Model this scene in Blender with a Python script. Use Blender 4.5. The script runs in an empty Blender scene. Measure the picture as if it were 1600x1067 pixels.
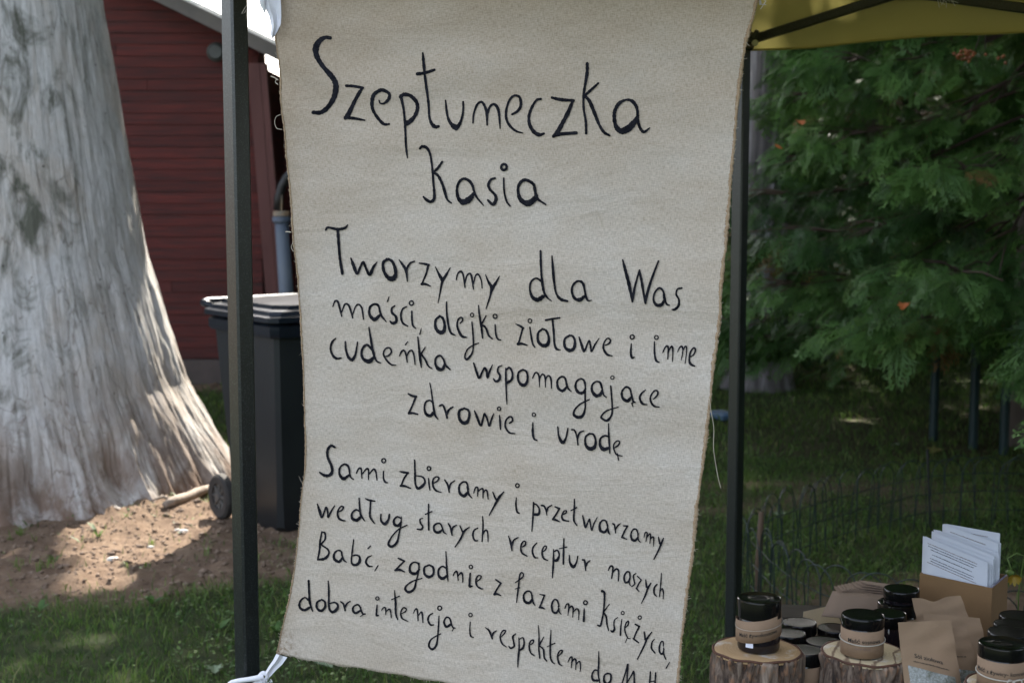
import bpy, math, random
import numpy as np
from mathutils import Vector, Matrix
R = math.radians
rng = np.random.default_rng(7)
random.seed(7)
scene = bpy.context.scene
col = scene.collection

# ------------------------------------------------------------------ camera
CAM_H, PITCH, FPX = 1.52, R(6.0), 2222.2
cam = bpy.data.cameras.new("camera"); cam_o = bpy.data.objects.new("camera", cam); col.objects.link(cam_o)
cam_o.location = (0, 0, CAM_H); cam_o.rotation_euler = (R(90) - PITCH, 0, 0)
cam.lens = 50; cam.sensor_width = 36; cam.clip_start = 0.05; cam.clip_end = 800
cam.dof.use_dof = True; cam.dof.focus_distance = 2.45; cam.dof.aperture_fstop = 7.5
scene.camera = cam_o
# ------------------------------------------------------------------ light
SUN_AZ, SUN_EL = R(7), R(43)          # azimuth measured from +Y towards +X
w = bpy.data.worlds.new("World"); scene.world = w; w.use_nodes = True
nt = w.node_tree; nt.nodes.clear()
sky = nt.nodes.new("ShaderNodeTexSky"); sky.sky_type = 'NISHITA'; sky.sun_disc = False
sky.sun_elevation = SUN_EL; sky.sun_rotation = SUN_AZ; sky.dust_density = 4.0; sky.air_density = 1.0; sky.ozone_density = 0.4
bg = nt.nodes.new("ShaderNodeBackground"); bg.inputs[1].default_value = 0.15
ow = nt.nodes.new("ShaderNodeOutputWorld")
hs = nt.nodes.new("ShaderNodeHueSaturation"); hs.inputs['Saturation'].default_value = .55   # thin milky summer haze
nt.links.new(sky.outputs[0], hs.inputs['Color']); nt.links.new(hs.outputs[0], bg.inputs[0]); nt.links.new(bg.outputs[0], ow.inputs[0])
sl = bpy.data.lights.new("sun", 'SUN'); sl.energy = 4.2; sl.angle = R(0.5); sl.color = (1, .93, .82)
so = bpy.data.objects.new("sun", sl); col.objects.link(so); so.location = (4, 12, 14)
SD = Vector((math.sin(SUN_AZ) * math.cos(SUN_EL), math.cos(SUN_AZ) * math.cos(SUN_EL), math.sin(SUN_EL)))
so.rotation_euler = SD.to_track_quat('Z', 'Y').to_euler()
vs = scene.view_settings
vs.view_transform = 'Standard'; vs.look = 'None'; vs.gamma = 1; vs.use_curve_mapping = False
vs.exposure = 2.25
scene.cycles.max_bounces = 8; scene.cycles.transparent_max_bounces = 8
scene.cycles.use_denoising = True

# ------------------------------------------------------------------ helpers
cp, sp_ = math.cos(PITCH), math.sin(PITCH)
def ray(px, py):
    x = (px - 800) / FPX; y = -(py - 533.5) / FPX
    return Vector((x, cp + y * sp_, -sp_ + y * cp))
def W(px, py, Y):                       # point seen at px,py at depth Y
    r = ray(px, py); return Vector((0, 0, CAM_H)) + r * (Y / r.y)
def HZ(px, py, z):                      # point seen at px,py on the level z
    r = ray(px, py); return Vector((0, 0, CAM_H)) + r * ((z - CAM_H) / r.z)
def G(px, py): return HZ(px, py, 0)

def origin(o):
    v = Vector((0, 0, 0))
    while o is not None: v = v + o.location; o = o.parent
    return v
def tag(o, label=None, cat=None, group=None, kind=None):
    if label: o['label'] = label
    if cat: o['category'] = cat
    if group: o['group'] = group
    if kind: o['kind'] = kind
    return o
def thing(name, label, cat, loc=(0, 0, 0), group=None):
    o = bpy.data.objects.new(name, None); o.empty_display_size = .05; col.objects.link(o); o.location = loc
    return tag(o, label, cat, group)
def link(me, name, parent=None, mats=(), smooth=False, loc=None):
    for m in mats: me.materials.append(m)
    if smooth: me.shade_smooth()
    o = bpy.data.objects.new(name, me); col.objects.link(o)
    if parent is not None: o.parent = parent
    if loc is not None: o.location = loc
    return o
def fast(name, V, F, mats, parent=None, smooth=False, base=None, attr=None, mi=None, uv=None):
    """one mesh object from arrays; V world coordinates, F (n,3|4)"""
    V = np.asarray(V, dtype=np.float64); F = np.asarray(F, dtype=np.int32)
    org = origin(parent) if parent is not None else Vector(base if base is not None else (0, 0, 0))
    V = V - np.array(org)[None, :]
    me = bpy.data.meshes.new(name); k = F.shape[1]
    me.vertices.add(len(V)); me.vertices.foreach_set('co', V.astype(np.float32).ravel())
    me.loops.add(F.size); me.loops.foreach_set('vertex_index', F.ravel())
    me.polygons.add(len(F)); me.polygons.foreach_set('loop_start', np.arange(0, F.size, k, dtype=np.int32))
    me.polygons.foreach_set('loop_total', np.full(len(F), k, dtype=np.int32))
    if mi is not None: me.polygons.foreach_set('material_index', np.asarray(mi, dtype=np.int32))
    if attr:
        for n, a in attr.items():
            at = me.attributes.new(n, 'FLOAT', 'POINT'); at.data.foreach_set('value', np.asarray(a, dtype=np.float32))
    me.update(calc_edges=True)
    if uv is not None:
        ul = me.uv_layers.new(name='UVMap'); ul.data.foreach_set('uv', np.asarray(uv, dtype=np.float32)[F.ravel()].ravel())
    if not isinstance(mats, (list, tuple)): mats = [mats]
    return link(me, name, parent, mats, smooth, None if parent is not None else org)

class MB:
    def __init__(s): s.v = []; s.f = []
    def add(s, vs_, fs):
        n = len(s.v); s.v += [tuple(v) for v in vs_]; s.f += [tuple(i + n for i in f) for f in fs]; return s
    def box(s, c, size, rot=None, bev=0.0):
        hx, hy, hz = size[0] / 2, size[1] / 2, size[2] / 2; c = Vector(c)
        if bev <= 0:
            P = [Vector((x, y, z)) for x in (-hx, hx) for y in (-hy, hy) for z in (-hz, hz)]
            Fc = [(0, 1, 3, 2), (4, 6, 7, 5), (0, 4, 5, 1), (2, 3, 7, 6), (0, 2, 6, 4), (1, 5, 7, 3)]
        else:
            b = bev; P = []; Fc = []
            ring = [(-hx + b, -hy), (hx - b, -hy), (hx, -hy + b), (hx, hy - b), (hx - b, hy), (-hx + b, hy), (-hx, hy - b), (-hx, -hy + b)]
            for z, k in ((-hz, b), (-hz + b, 0), (hz - b, 0), (hz, b)):
                for x, y in ring:
                    P.append(Vector((x * (1 - k / hx), y * (1 - k / hy), z)))
            for j in range(3):
                for i in range(8): Fc.append((j * 8 + i, j * 8 + (i + 1) % 8, j * 8 + 8 + (i + 1) % 8, j * 8 + 8 + i))
            Fc.append(tuple(range(7, -1, -1))); Fc.append(tuple(range(24, 32)))
        if rot is not None: P = [rot @ p for p in P]
        return s.add([p + c for p in P], Fc)
    def hexa(s, bottom, top):            # 4 bottom pts, 4 top pts
        return s.add(list(bottom) + list(top), [(3, 2, 1, 0), (4, 5, 6, 7)] + [(i, (i + 1) % 4, 4 + (i + 1) % 4, 4 + i) for i in range(4)])
    def tube(s, pts, r, n=8, caps=True):
        pts = [Vector(p) for p in pts]; rr = r if isinstance(r, (list, tuple)) else [r] * len(pts)
        up = None; rings = []
        for i, p in enumerate(pts):
            t = (pts[min(i + 1, len(pts) - 1)] - pts[max(i - 1, 0)])
            t = t.normalized() if t.length > 1e-9 else Vector((0, 0, 1))
            if up is None: up = Vector((0, 0, 1)) if abs(t.z) < .9 else Vector((1, 0, 0))
            a = up.cross(t)
            if a.length < 1e-6: a = Vector((1, .1, 0)).cross(t)
            a.normalize(); b = t.cross(a); up = b
            rings.append([p + (a * math.cos(k * 2 * math.pi / n) + b * math.sin(k * 2 * math.pi / n)) * rr[i] for k in range(n)])
        V = [v for rg in rings for v in rg]; Fc = []
        for i in range(len(pts) - 1):
            for k in range(n): Fc.append((i * n + k, i * n + (k + 1) % n, (i + 1) * n + (k + 1) % n, (i + 1) * n + k))
        if caps: Fc.append(tuple(range(n - 1, -1, -1))); Fc.append(tuple((len(pts) - 1) * n + k for k in range(n)))
        return s.add(V, Fc)
    def lathe(s, prof, c=(0, 0, 0), n=32, rot=None, caps=True):
        c = Vector(c); V = []; Fc = []
        for r, z in prof:
            for k in range(n):
                p = Vector((r * math.cos(k * 2 * math.pi / n), r * math.sin(k * 2 * math.pi / n), z))
                V.append((rot @ p if rot is not None else p) + c)
        for i in range(len(prof) - 1):
            for k in range(n): Fc.append((i * n + k, i * n + (k + 1) % n, (i + 1) * n + (k + 1) % n, (i + 1) * n + k))
        if caps: Fc.append(tuple(range(n - 1, -1, -1))); Fc.append(tuple((len(prof) - 1) * n + k for k in range(n)))
        return s.add(V, Fc)
    def build(s, name, m, parent=None, smooth=False, base=None, auto=None):
        org = origin(parent) if parent is not None else Vector(base if base is not None else (0, 0, 0))
        me = bpy.data.meshes.new(name)
        me.from_pydata([(v[0] - org[0], v[1] - org[1], v[2] - org[2]) for v in s.v], [], s.f); me.update()
        o = link(me, name, parent, m if isinstance(m, (list, tuple)) else [m], smooth, None if parent is not None else org)
        if auto is not None:
            me.shade_smooth(); me.set_sharp_from_angle(angle=R(auto))
        return o

def copy_tree(o, parent=None):
    c = o.copy(); col.objects.link(c); c.parent = parent
    for ch in list(o.children): copy_tree(ch, c)
    return c

_vn = {}
def vnoise(x, y, scale, seed=0):        # smooth value noise, 0..1
    if seed not in _vn: _vn[seed] = np.random.default_rng(1000 + seed).random((256, 256))
    g = _vn[seed]; x = np.asarray(x) * scale; y = np.asarray(y) * scale
    xi = np.floor(x).astype(int); yi = np.floor(y).astype(int); fx = x - xi; fy = y - yi
    fx = fx * fx * (3 - 2 * fx); fy = fy * fy * (3 - 2 * fy)
    a = g[xi % 256, yi % 256]; b = g[(xi + 1) % 256, yi % 256]; c = g[xi % 256, (yi + 1) % 256]; d = g[(xi + 1) % 256, (yi + 1) % 256]
    return (a * (1 - fx) + b * fx) * (1 - fy) + (c * (1 - fx) + d * fx) * fy
def fbm(x, y, scale, seed=0, o=4):
    s = 0; a = .5
    for i in range(o): s = s + a * vnoise(x, y, scale * 2 ** i, seed + i); a *= .5
    return s / (1 - .5 ** o)
def sstep(a, b, x): t = np.clip((np.asarray(x) - a) / (b - a), 0, 1); return t * t * (3 - 2 * t)

# ------------------------------------------------------------------ materials
def N(t, kind, **kw):
    n = t.nodes.new(kind)
    for k, v in kw.items():
        if k.startswith('i_'): n.inputs[k[2:].replace('_', ' ')].default_value = v
        else: setattr(n, k, v)
    return n
def ramp(t, fac, stops):
    r = t.nodes.new("ShaderNodeValToRGB"); e = r.color_ramp.elements
    while len(e) < len(stops): e.new(.5)
    for i, (p, c) in enumerate(stops): e[i].position = p; e[i].color = (*c, 1) if len(c) == 3 else c
    t.links.new(fac, r.inputs[0]); return r.outputs[0]
def mixc(t, fac, a, b, mode='MIX'):
    m = t.nodes.new("ShaderNodeMix"); m.data_type = 'RGBA'; m.blend_type = mode
    for sck, v in ((0, fac), (6, a), (7, b)):
        if hasattr(v, 'is_linked') or hasattr(v, 'links'): t.links.new(v, m.inputs[sck])
        else: m.inputs[sck].default_value = v if sck == 0 else (*v, 1)
    return m.outputs[2]
def noise(t, scale, detail=5, rough=.55, stretch=(1, 1, 1), coord='Object', dist=0):
    tc = t.nodes.new("ShaderNodeTexCoord"); mp = t.nodes.new("ShaderNodeMapping"); mp.inputs[3].default_value = stretch
    t.links.new(tc.outputs[coord], mp.inputs[0])
    n = N(t, "ShaderNodeTexNoise", i_Scale=scale, i_Detail=detail, i_Roughness=rough, i_Distortion=dist)
    t.links.new(mp.outputs[0], n.inputs['Vector']); return n.outputs[0]
def newmat(name):
    m = bpy.data.materials.new(name); m.use_nodes = True; t = m.node_tree
    b = t.nodes["Principled BSDF"]; return m, t, b
def bump(t, b, h, strength=.3, dist=.01):
    n = N(t, "ShaderNodeBump", i_Strength=strength, i_Distance=dist); t.links.new(h, n.inputs['Height']); t.links.new(n.outputs[0], b.inputs['Normal'])
def pm(name, c1, c2=None, scale=8, rough=.6, bs=0, bscale=None, bd=.004, stretch=(1, 1, 1), metal=0, spec=None, detail=5, lo=.3, hi=.7):
    m, t, b = newmat(name)
    if c2 is None: c2 = tuple(c * .8 for c in c1)
    f = noise(t, scale, detail, stretch=stretch)
    t.links.new(ramp(t, f, [(lo, c1), (hi, c2)]), b.inputs['Base Color'])
    b.inputs['Roughness'].default_value = rough; b.inputs['Metallic'].default_value = metal
    if spec is not None: b.inputs['Specular IOR Level'].default_value = spec
    if bs: bump(t, b, noise(t, bscale or scale * 4, 4, stretch=stretch), bs, bd)
    return m
def leafmat(name, stops, transl=.3, rough=.5):
    m, t, b = newmat(name); a = N(t, "ShaderNodeAttribute", attribute_name='rnd')
    c = ramp(t, a.outputs['Fac'], stops); t.links.new(c, b.inputs['Base Color']); b.inputs['Roughness'].default_value = rough
    b.inputs['Specular IOR Level'].default_value = .3
    tr = t.nodes.new("ShaderNodeBsdfTranslucent"); t.links.new(c, tr.inputs[0])
    mx = t.nodes.new("ShaderNodeMixShader"); mx.inputs[0].default_value = transl
    t.links.new(b.outputs[0], mx.inputs[1]); t.links.new(tr.outputs[0], mx.inputs[2])
    t.links.new(mx.outputs[0], t.nodes['Material Output'].inputs[0]); return m
# ================================================================== GROUND
def dirt_amount(X, Y):
    X = np.asarray(X, dtype=float); Y = np.asarray(Y, dtype=float)
    n = fbm(X + 40, Y + 40, 1.8, 11) - .5
    yb = np.interp(X, [-4, -2.6, -2.0, -1.4, -1.1, -.5, .4], [5.35, 5.2, 5.02, 5.2, 5.5, 5.8, 6.9])
    yt = np.interp(X, [-4, -2, -1.4, -.5, .5], [9.5, 8.6, 7.7, 7.3, 7.0])
    d = sstep(-.34, .30, Y - yb + n * 1.3) * (1 - sstep(-.3, .5, Y - yt + n * 1.2))
    d2 = np.exp(-(((X - 1.9) / 1.1) ** 2 + ((Y - 12.2) / 1.0) ** 2)) * .75 + n * .5
    d3 = np.exp(-(((X - 1.75) / .75) ** 2 + ((Y - 5.15) / .35) ** 2)) * 1.1 + n * .3
    d4 = sstep(2.2, 1.0, np.hypot(X - 3.1, Y - 8.5)) * .2 + n * .3
    d5 = (Y > 10.6) * sstep(10.6, 11.0, Y) * (X < -1) * .9
    return np.clip(np.maximum.reduce([d, d2 * (d2 > .25), d3 * (d3 > .25), d4, d5]), 0, 1)
def ground_z(X, Y):
    X = np.asarray(X, dtype=float); Y = np.asarray(Y, dtype=float)
    d = dirt_amount(X, Y); near = ((np.abs(X) < 6) & (Y < 16) & (Y > 0)).astype(float)
    z = (fbm(X + 60, Y + 60, .7, 21) - .5) * .03
    z = z + near * d * ((fbm(X + 60, Y + 60, 7, 25) - .5) * .05 + np.maximum(0, vnoise(X + 60, Y + 60, 17, 28) - .55) * .05 + np.maximum(0, vnoise(X + 60, Y + 60, 31, 29) - .6) * .03)
    z = z + .055 * (.6 + .9 * fbm(X + 60, Y + 60, 3.5, 33)) * np.exp(-(np.maximum(0, np.hypot(X + 2.75, Y - 7.45) - 1.0) / .35) ** 2) * near
    return z
xs = np.unique(np.concatenate([-np.geomspace(300, 6, 14), np.arange(-6, -3, .12), np.arange(-3, 0, .025), np.arange(0, 3.4, .04), np.arange(3.4, 6, .15), np.geomspace(6, 300, 14)]))
ys = np.unique(np.concatenate([-np.geomspace(200, 2, 10), np.arange(-2, 3.6, .2), np.arange(3.6, 8.2, .025), np.arange(8.2, 13, .08), np.arange(13, 18, .3), np.geomspace(18, 500, 16)]))
XX, YY = np.meshgrid(xs, ys, indexing='ij'); ZZ = ground_z(XX, YY)
nx, ny = XX.shape; idx = np.arange(nx * ny).reshape(nx, ny)
Fq = np.stack([idx[:-1, :-1], idx[1:, :-1], idx[1:, 1:], idx[:-1, 1:]], -1).reshape(-1, 4)
m_ground, t, b = newmat("soil_and_turf")
a = N(t, "ShaderNodeAttribute", attribute_name='dirt')
dirtc = ramp(t, noise(t, 9, 8, .65), [(.25, (.075, .045, .03)), (.5, (.175, .120, .080)), (.75, (.30, .22, .15))])
dirtc2 = mixc(t, noise(t, 60, 3), dirtc, (.13, .088, .062))
turf = ramp(t, noise(t, 14, 6), [(.3, (.018, .028, .010)), (.7, (.05, .06, .022))])
cc = mixc(t, a.outputs['Fac'], turf, dirtc2); t.links.new(cc, b.inputs['Base Color']); b.inputs['Roughness'].default_value = .95
b.inputs['Specular IOR Level'].default_value = .15
bump(t, b, noise(t, 75, 5, .7), .8, .012)
ground = fast('ground', np.stack([XX, YY, ZZ], -1).reshape(-1, 3), Fq, m_ground, smooth=True, attr={'dirt': dirt_amount(XX, YY).ravel()})
tag(ground, 'lawn ground with a bare brown earth patch by the dead trunk', None, None, 'structure')

# ---------------------------------------------------------------- grass blades
def blades(Nn, x0, x1, y0, y1, h, wd, seed, dens=1.0):
    r = np.random.default_rng(seed)
    x = r.uniform(x0, x1, Nn); y = r.uniform(y0, y1, Nn)
    d = dirt_amount(x, y); cl = fbm(x + 20, y + 20, 2.6, 31)
    keep = (r.random(Nn) < (1 - d) * (.35 + 1.1 * cl) + .022) & (np.hypot(x + 2.75, y - 7.45) > 1.25)
    x, y, cl = x[keep], y[keep], cl[keep]; n = len(x); z = ground_z(x, y) - .004
    an = r.uniform(0, 2 * np.pi, n); ln = h * r.uniform(.45, 1.5, n) * (.6 + .8 * cl); lean = r.uniform(.1, .95, n) * ln
    wv = wd * r.uniform(.6, 1.3, n); la = r.uniform(0, 2 * np.pi, n)
    px_, py_ = np.cos(an) * wv / 2, np.sin(an) * wv / 2; dx, dy = np.cos(la) * lean, np.sin(la) * lean
    def P(s, k, side): return np.stack([x + dx * k * k + side * px_ * s, y + dy * k * k + side * py_ * s, z + ln * k * (1 - .25 * k)], -1)
    V = np.stack([P(1, 0, -1), P(1, 0, 1), P(.85, .55, 1), P(.85, .55, -1), P(.1, 1, 1), P(.1, 1, -1)], 1).reshape(-1, 3)
    o = np.arange(n)[:, None] * 6; Fc = np.concatenate([o + np.array([0, 1, 2, 3]), o + np.array([3, 2, 4, 5])])
    return V, Fc, np.repeat(np.clip(r.normal(.45, .2, n) + (cl - .5) * .5, 0, 1), 6)
m_grass = leafmat("grass_blade", [(0, (.026, .060, .012)), (.5, (.078, .150, .028)), (.85, (.16, .225, .05)), (1, (.27, .25, .11))], .35, .55)
for args in ((120000, -3.0, 2.9, 3.0, 8.0, .044, .0034, 5), (85000, -4.2, 5.5, 8.0, 15.0, .05, .006, 6), (16000, -5, 6, -3, 3.0, .045, .008, 7)):
    V, Fc, a_ = blades(*args)
    o = fast('grass', V, Fc, m_grass, attr={'rnd': a_}); tag(o, None, 'grass', None, 'stuff')
    o['label'] = {5: 'short green lawn grass around the stall and the dirt patch', 6: 'darker lawn grass stretching back under the trees', 7: 'lawn grass on the near side of the stall'}[args[7]]
# clover and broad leaves
def broad(Nn, seed):
    r = np.random.default_rng(seed)
    x = r.uniform(-2.8, 2.8, Nn); y = r.uniform(3.4, 8.2, Nn); d = dirt_amount(x, y); cl = fbm(x + 5, y + 9, 3.2, 41)
    k = (r.random(Nn) < (1 - d) ** 1.2 * np.clip((cl - .38) * 4, 0, 1) + .012) & (np.hypot(x + 2.75, y - 7.45) > 1.25); x, y = x[k], y[k]; n = len(x)
    z = ground_z(x, y) + r.uniform(.008, .035, n); L = r.uniform(.006, .017, n); an = r.uniform(0, 2 * np.pi, n); tl = r.uniform(-.2, .7, n)
    c, s = np.cos(an), np.sin(an); V = []
    for u, v in ((0, 0), (.45, -.42), (1, -.2), (1.05, .2), (.5, .45), (.1, .12)):
        V.append(np.stack([x + L * (u * c - v * s), y + L * (u * s + v * c), z + L * u * tl - L * abs(v) * .3], -1))
    V = np.stack(V, 1).reshape(-1, 3); o = np.arange(n)[:, None] * 6
    Fc = np.concatenate([o + np.array([0, 1, 2, 3]), o + np.array([0, 3, 4, 5])])
    return V, Fc, np.repeat(r.random(n), 6)
V, Fc, a_ = broad(30000, 8)
m_clover = leafmat("clover_leaf", [(0, (.035, .085, .016)), (.6, (.07, .15, .03)), (1, (.14, .22, .05))], .3, .45)
tag(fast('clover', V, Fc, m_clover, attr={'rnd': a_}), 'small round clover leaves scattered through the lawn', 'clover', None, 'stuff')
# weeds: larger leaves standing in tufts
def tuft(name, label, px, py, n, L, seed, mat, group=None, wide=.22):
    r = random.Random(seed); c = G(px, py); mb = MB()
    for i in range(n):
        an = r.uniform(0, 6.28); l = L * r.uniform(.6, 1.2); up = r.uniform(.5, 1.3); d = Vector((math.cos(an), math.sin(an), 0)); s = Vector((-d.y, d.x, 0)) * l * wide
        pts = [(0, .15), (.4, 1), (.75, .8), (1, .05)]; V = []
        for k, ww in pts:
            p = c + d * l * k * .8 + Vector((0, 0, l * up * (k - .45 * k * k) + .005)); V += [p - s * ww, p + s * ww]
        mb.add(V, [(0, 1, 3, 2), (2, 3, 5, 4), (4, 5, 7, 6)])
    o = mb.build(name, mat, base=tuple(c)); me = o.data
    at = me.attributes.new('rnd', 'FLOAT', 'POINT'); at.data.foreach_set('value', [r.random() * .8 for _ in me.vertices]); return tag(o, label, 'weed', group)
for i, (px, py, n, L, lb) in enumerate([
    (62, 958, 7, .06, 'broad leaved weed at the lower edge of the shaded dirt'), (154, 842, 9, .08, 'bright grass tuft at the sunny edge of the trunk shadow'),
    (126, 850, 7, .06, 'small tuft on the shadow line left of the sunny dirt'), (86, 880, 9, .07, 'lowest tuft along the edge of the trunk shadow'),
    (178, 794, 8, .07, 'tuft sprouting beside the trunk foot'), (238, 945, 7, .05, 'pale leaved weed in the grass below the sunlit dirt'),
    (345, 985, 8, .05, 'tall weed rosette just left of the black pole'), (250, 812, 5, .05, 'tiny sprout in the middle of the sunny dirt'),
    (45, 828, 10, .08, 'grass clump growing against the trunk front'), (432, 990, 6, .04, 'weed between the pole and the banner edge')]):
    tuft('weed', lb, px, py, n, L, 50 + i, m_clover if i in (0, 5, 6, 9) else m_grass, None, .22 if i in (0, 5, 6, 9) else .06)
rt2 = random.Random(91); mbs = MB()
for i in range(26):
    px = rt2.uniform(5, 335); py = float(np.interp(px, [0, 80, 200, 350], [842, 838, 802, 770])) + rt2.uniform(0, 14 if i < 14 else 110); c = G(px, py); L = rt2.uniform(.03, .06)
    for k in range(rt2.randint(4, 9)):
        an = rt2.uniform(0, 6.28); l = L * rt2.uniform(.6, 1.2); d = Vector((math.cos(an), math.sin(an), 0)); s_ = Vector((-d.y, d.x, 0)) * .0018; o_ = Vector((rt2.gauss(0, .008), rt2.gauss(0, .008), .004))
        p1, p2, p3 = c + o_, c + o_ + d * l * .3 + Vector((0, 0, l * .7)), c + o_ + d * l * .8 + Vector((0, 0, l * .95)); mbs.add([p1 - s_, p1 + s_, p2 + s_, p2 - s_, p3], [(0, 1, 2, 3), (3, 2, 4)])
o = mbs.build('grass_sprouts', m_grass, base=(0, 0, 0)); at = o.data.attributes.new('rnd', 'FLOAT', 'POINT'); at.data.foreach_set('value', [.7] * len(o.data.vertices))
tag(o, 'thin grass sprouts scattered at the trunk foot and on the bare earth', 'grass', None, 'stuff')
# pebbles and clods on the dirt
r = np.random.default_rng(12); P = r.uniform((-2.6, 5.1), (-.3, 7.8), (9000, 2)); P = P[dirt_amount(P[:, 0], P[:, 1]) > .5]
P = P[np.hypot(P[:, 0] + 2.75, P[:, 1] - 7.45) > 1.2]
oc = np.array([(1, 0, 0), (-1, 0, 0), (0, 1, 0), (0, -1, 0), (0, 0, 1), (0, 0, -1), (.7, .7, .3), (-.7, .6, .4)]) ; ocf = np.array([(0, 2, 4), (2, 1, 4), (1, 3, 4), (3, 0, 4), (2, 0, 5), (1, 2, 5), (3, 1, 5), (0, 3, 5)])
V = []; Fc = []
for i, (x, y) in enumerate(P):
    s = r.gamma(1.6, .0028) + .0018; A = (oc[:6] + r.normal(0, .18, (6, 3))) * s * np.array([1, r.uniform(.6, 1), .55])
    V.append(A + [x, y, float(ground_z(x, y)) + s * .15]); Fc.append(ocf + i * 6)
V = np.concatenate(V); Fc = np.concatenate(Fc)
m_clod = pm("clod", (.10, .065, .045), (.25, .18, .13), 9, .9, .4, 90)
tag(fast('clods', V, Fc, m_clod), 'small clods and pebbles on the bare earth', 'clods', None, 'stuff')
m_stone = pm("pale_stone", (.55, .52, .48), (.4, .38, .35), 30, .8, .3, 80)
for i, (px, py, s, lb) in enumerate([(287, 832, .022, 'pale stone nearest the bin wheel on sunny dirt'), (277, 828, .014, 'small chipped pale stone beside a larger one on dirt'), (176, 872, .026, 'flat cream stone in the middle of the sunny dirt'),
                                     (272, 851, .014, 'small grey stone on dirt right of the sunny centre'), (235, 850, .016, 'white pebble on sunny dirt above the flat stone')]):
    c = G(px, py); c.z = float(ground_z(c.x, c.y)); mb = MB(); rr_ = random.Random(i)
    mb.lathe([(s * .5, -s * .1), (s, s * .05), (s * .85, s * .38), (s * .3, s * .5)], c, 9)
    mb.v = [(v[0] + rr_.uniform(-1, 1) * s * .12, c.y + (v[1] - c.y) * .7 + rr_.uniform(-1, 1) * s * .1, v[2]) for v in mb.v]
    tag(mb.build('stone', m_stone, base=tuple(c), auto=50), lb, 'stone', 'pale stones on the dirt')
# fallen stick by the wheel
m_stick = pm("grey_stick", (.32, .26, .21), (.16, .12, .09), 20, .85, .5, 60, stretch=(1, 1, 1))
pa, pb = G(258, 803), G(330, 776); st = MB(); pts = [pa.lerp(pb, k / 6) + Vector((0, 0, .045 + .003 * math.sin(k * 1.7))) for k in range(7)]
st.tube(pts, [.016, .024, .026, .024, .025, .022, .02], 10)
st.tube([pts[1], pts[1] + Vector((-.04, -.03, .03)), pts[1] + Vector((-.09, -.06, .015))], [.012, .009, .004], 6)
tag(st.build('stick', m_stick, base=tuple(pa), smooth=True), 'weathered fallen branch lying on the dirt beside the bin wheel', 'branch')
# litter and fallen leaves
m_leaf_y = pm("yellow_leaf", (.25, .21, .06), (.16, .14, .05), 30, .6); m_leaf_o = pm("orange_leaf", (.5, .14, .03), (.32, .09, .02), 30, .6)
m_leaf_g = pm("pale_leaf", (.15, .20, .11), (.10, .15, .08), 30, .6)
def dead_leaf(c, s, mat, label, tilt=.3, name='fallen_leaf'):
    rr_ = random.Random(label); an = rr_.uniform(0, 6); V = []
    out = [(0, -1), (.45, -.75), (.35, -.3), (.95, -.35), (.6, .1), (.9, .6), (.35, .5), (0, 1), (-.35, .5), (-.9, .6), (-.6, .1), (-.95, -.35), (-.35, -.3), (-.45, -.75)]
    for u, v in out:
        V.append((c[0] + s * (u * math.cos(an) - v * math.sin(an)), c[1] + s * (u * math.sin(an) + v * math.cos(an)) * math.cos(tilt), c[2] + .006 + s * (abs(u) * .4 + (v + 1) * .5 * math.sin(tilt))))
    V.append((c[0], c[1], c[2] + .004 + s * .25 * math.sin(tilt))); n = len(out)
    mb = MB(); mb.add(V, [(i, (i + 1) % n, n) for i in range(n)]); return tag(mb.build(name, mat, base=tuple(c)), label, 'leaf')
dead_leaf(G(1463, 709), .06, m_leaf_y, 'yellow fallen leaf on the lawn below the green posts')
dead_leaf(G(1322, 597), .09, m_leaf_y, 'pale yellow leaf lying under the conifer edge')
dead_leaf(G(1398, 698), .035, m_leaf_g, 'pinkish pale leaf on the lawn in front of the conifer')
dead_leaf(G(1216, 808), .04, m_leaf_g, 'pale green leaf inside the wire fence by the stake')
dead_leaf(G(505, 1043), .035, m_leaf_g, 'pale leaf on the grass below the banner hem')
dead_leaf(G(335, 1050), .03, m_leaf_g, 'large pale leaf in the grass left of the pole foot')
m_blue = pm("blue_plastic", (.05, .10, .18), (.08, .14, .22), 10, .4)
c = G(1129, 656); mb = MB(); mb.box(c + Vector((0, 0, .03)), (.13, .2, .05), Matrix.Rotation(.4, 3, 'Z'), .012)
tag(mb.build('plastic_tray', m_blue, base=tuple(c), auto=40), 'small blue plastic tray lying on the lawn beside the rear pole', 'tray')

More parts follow.
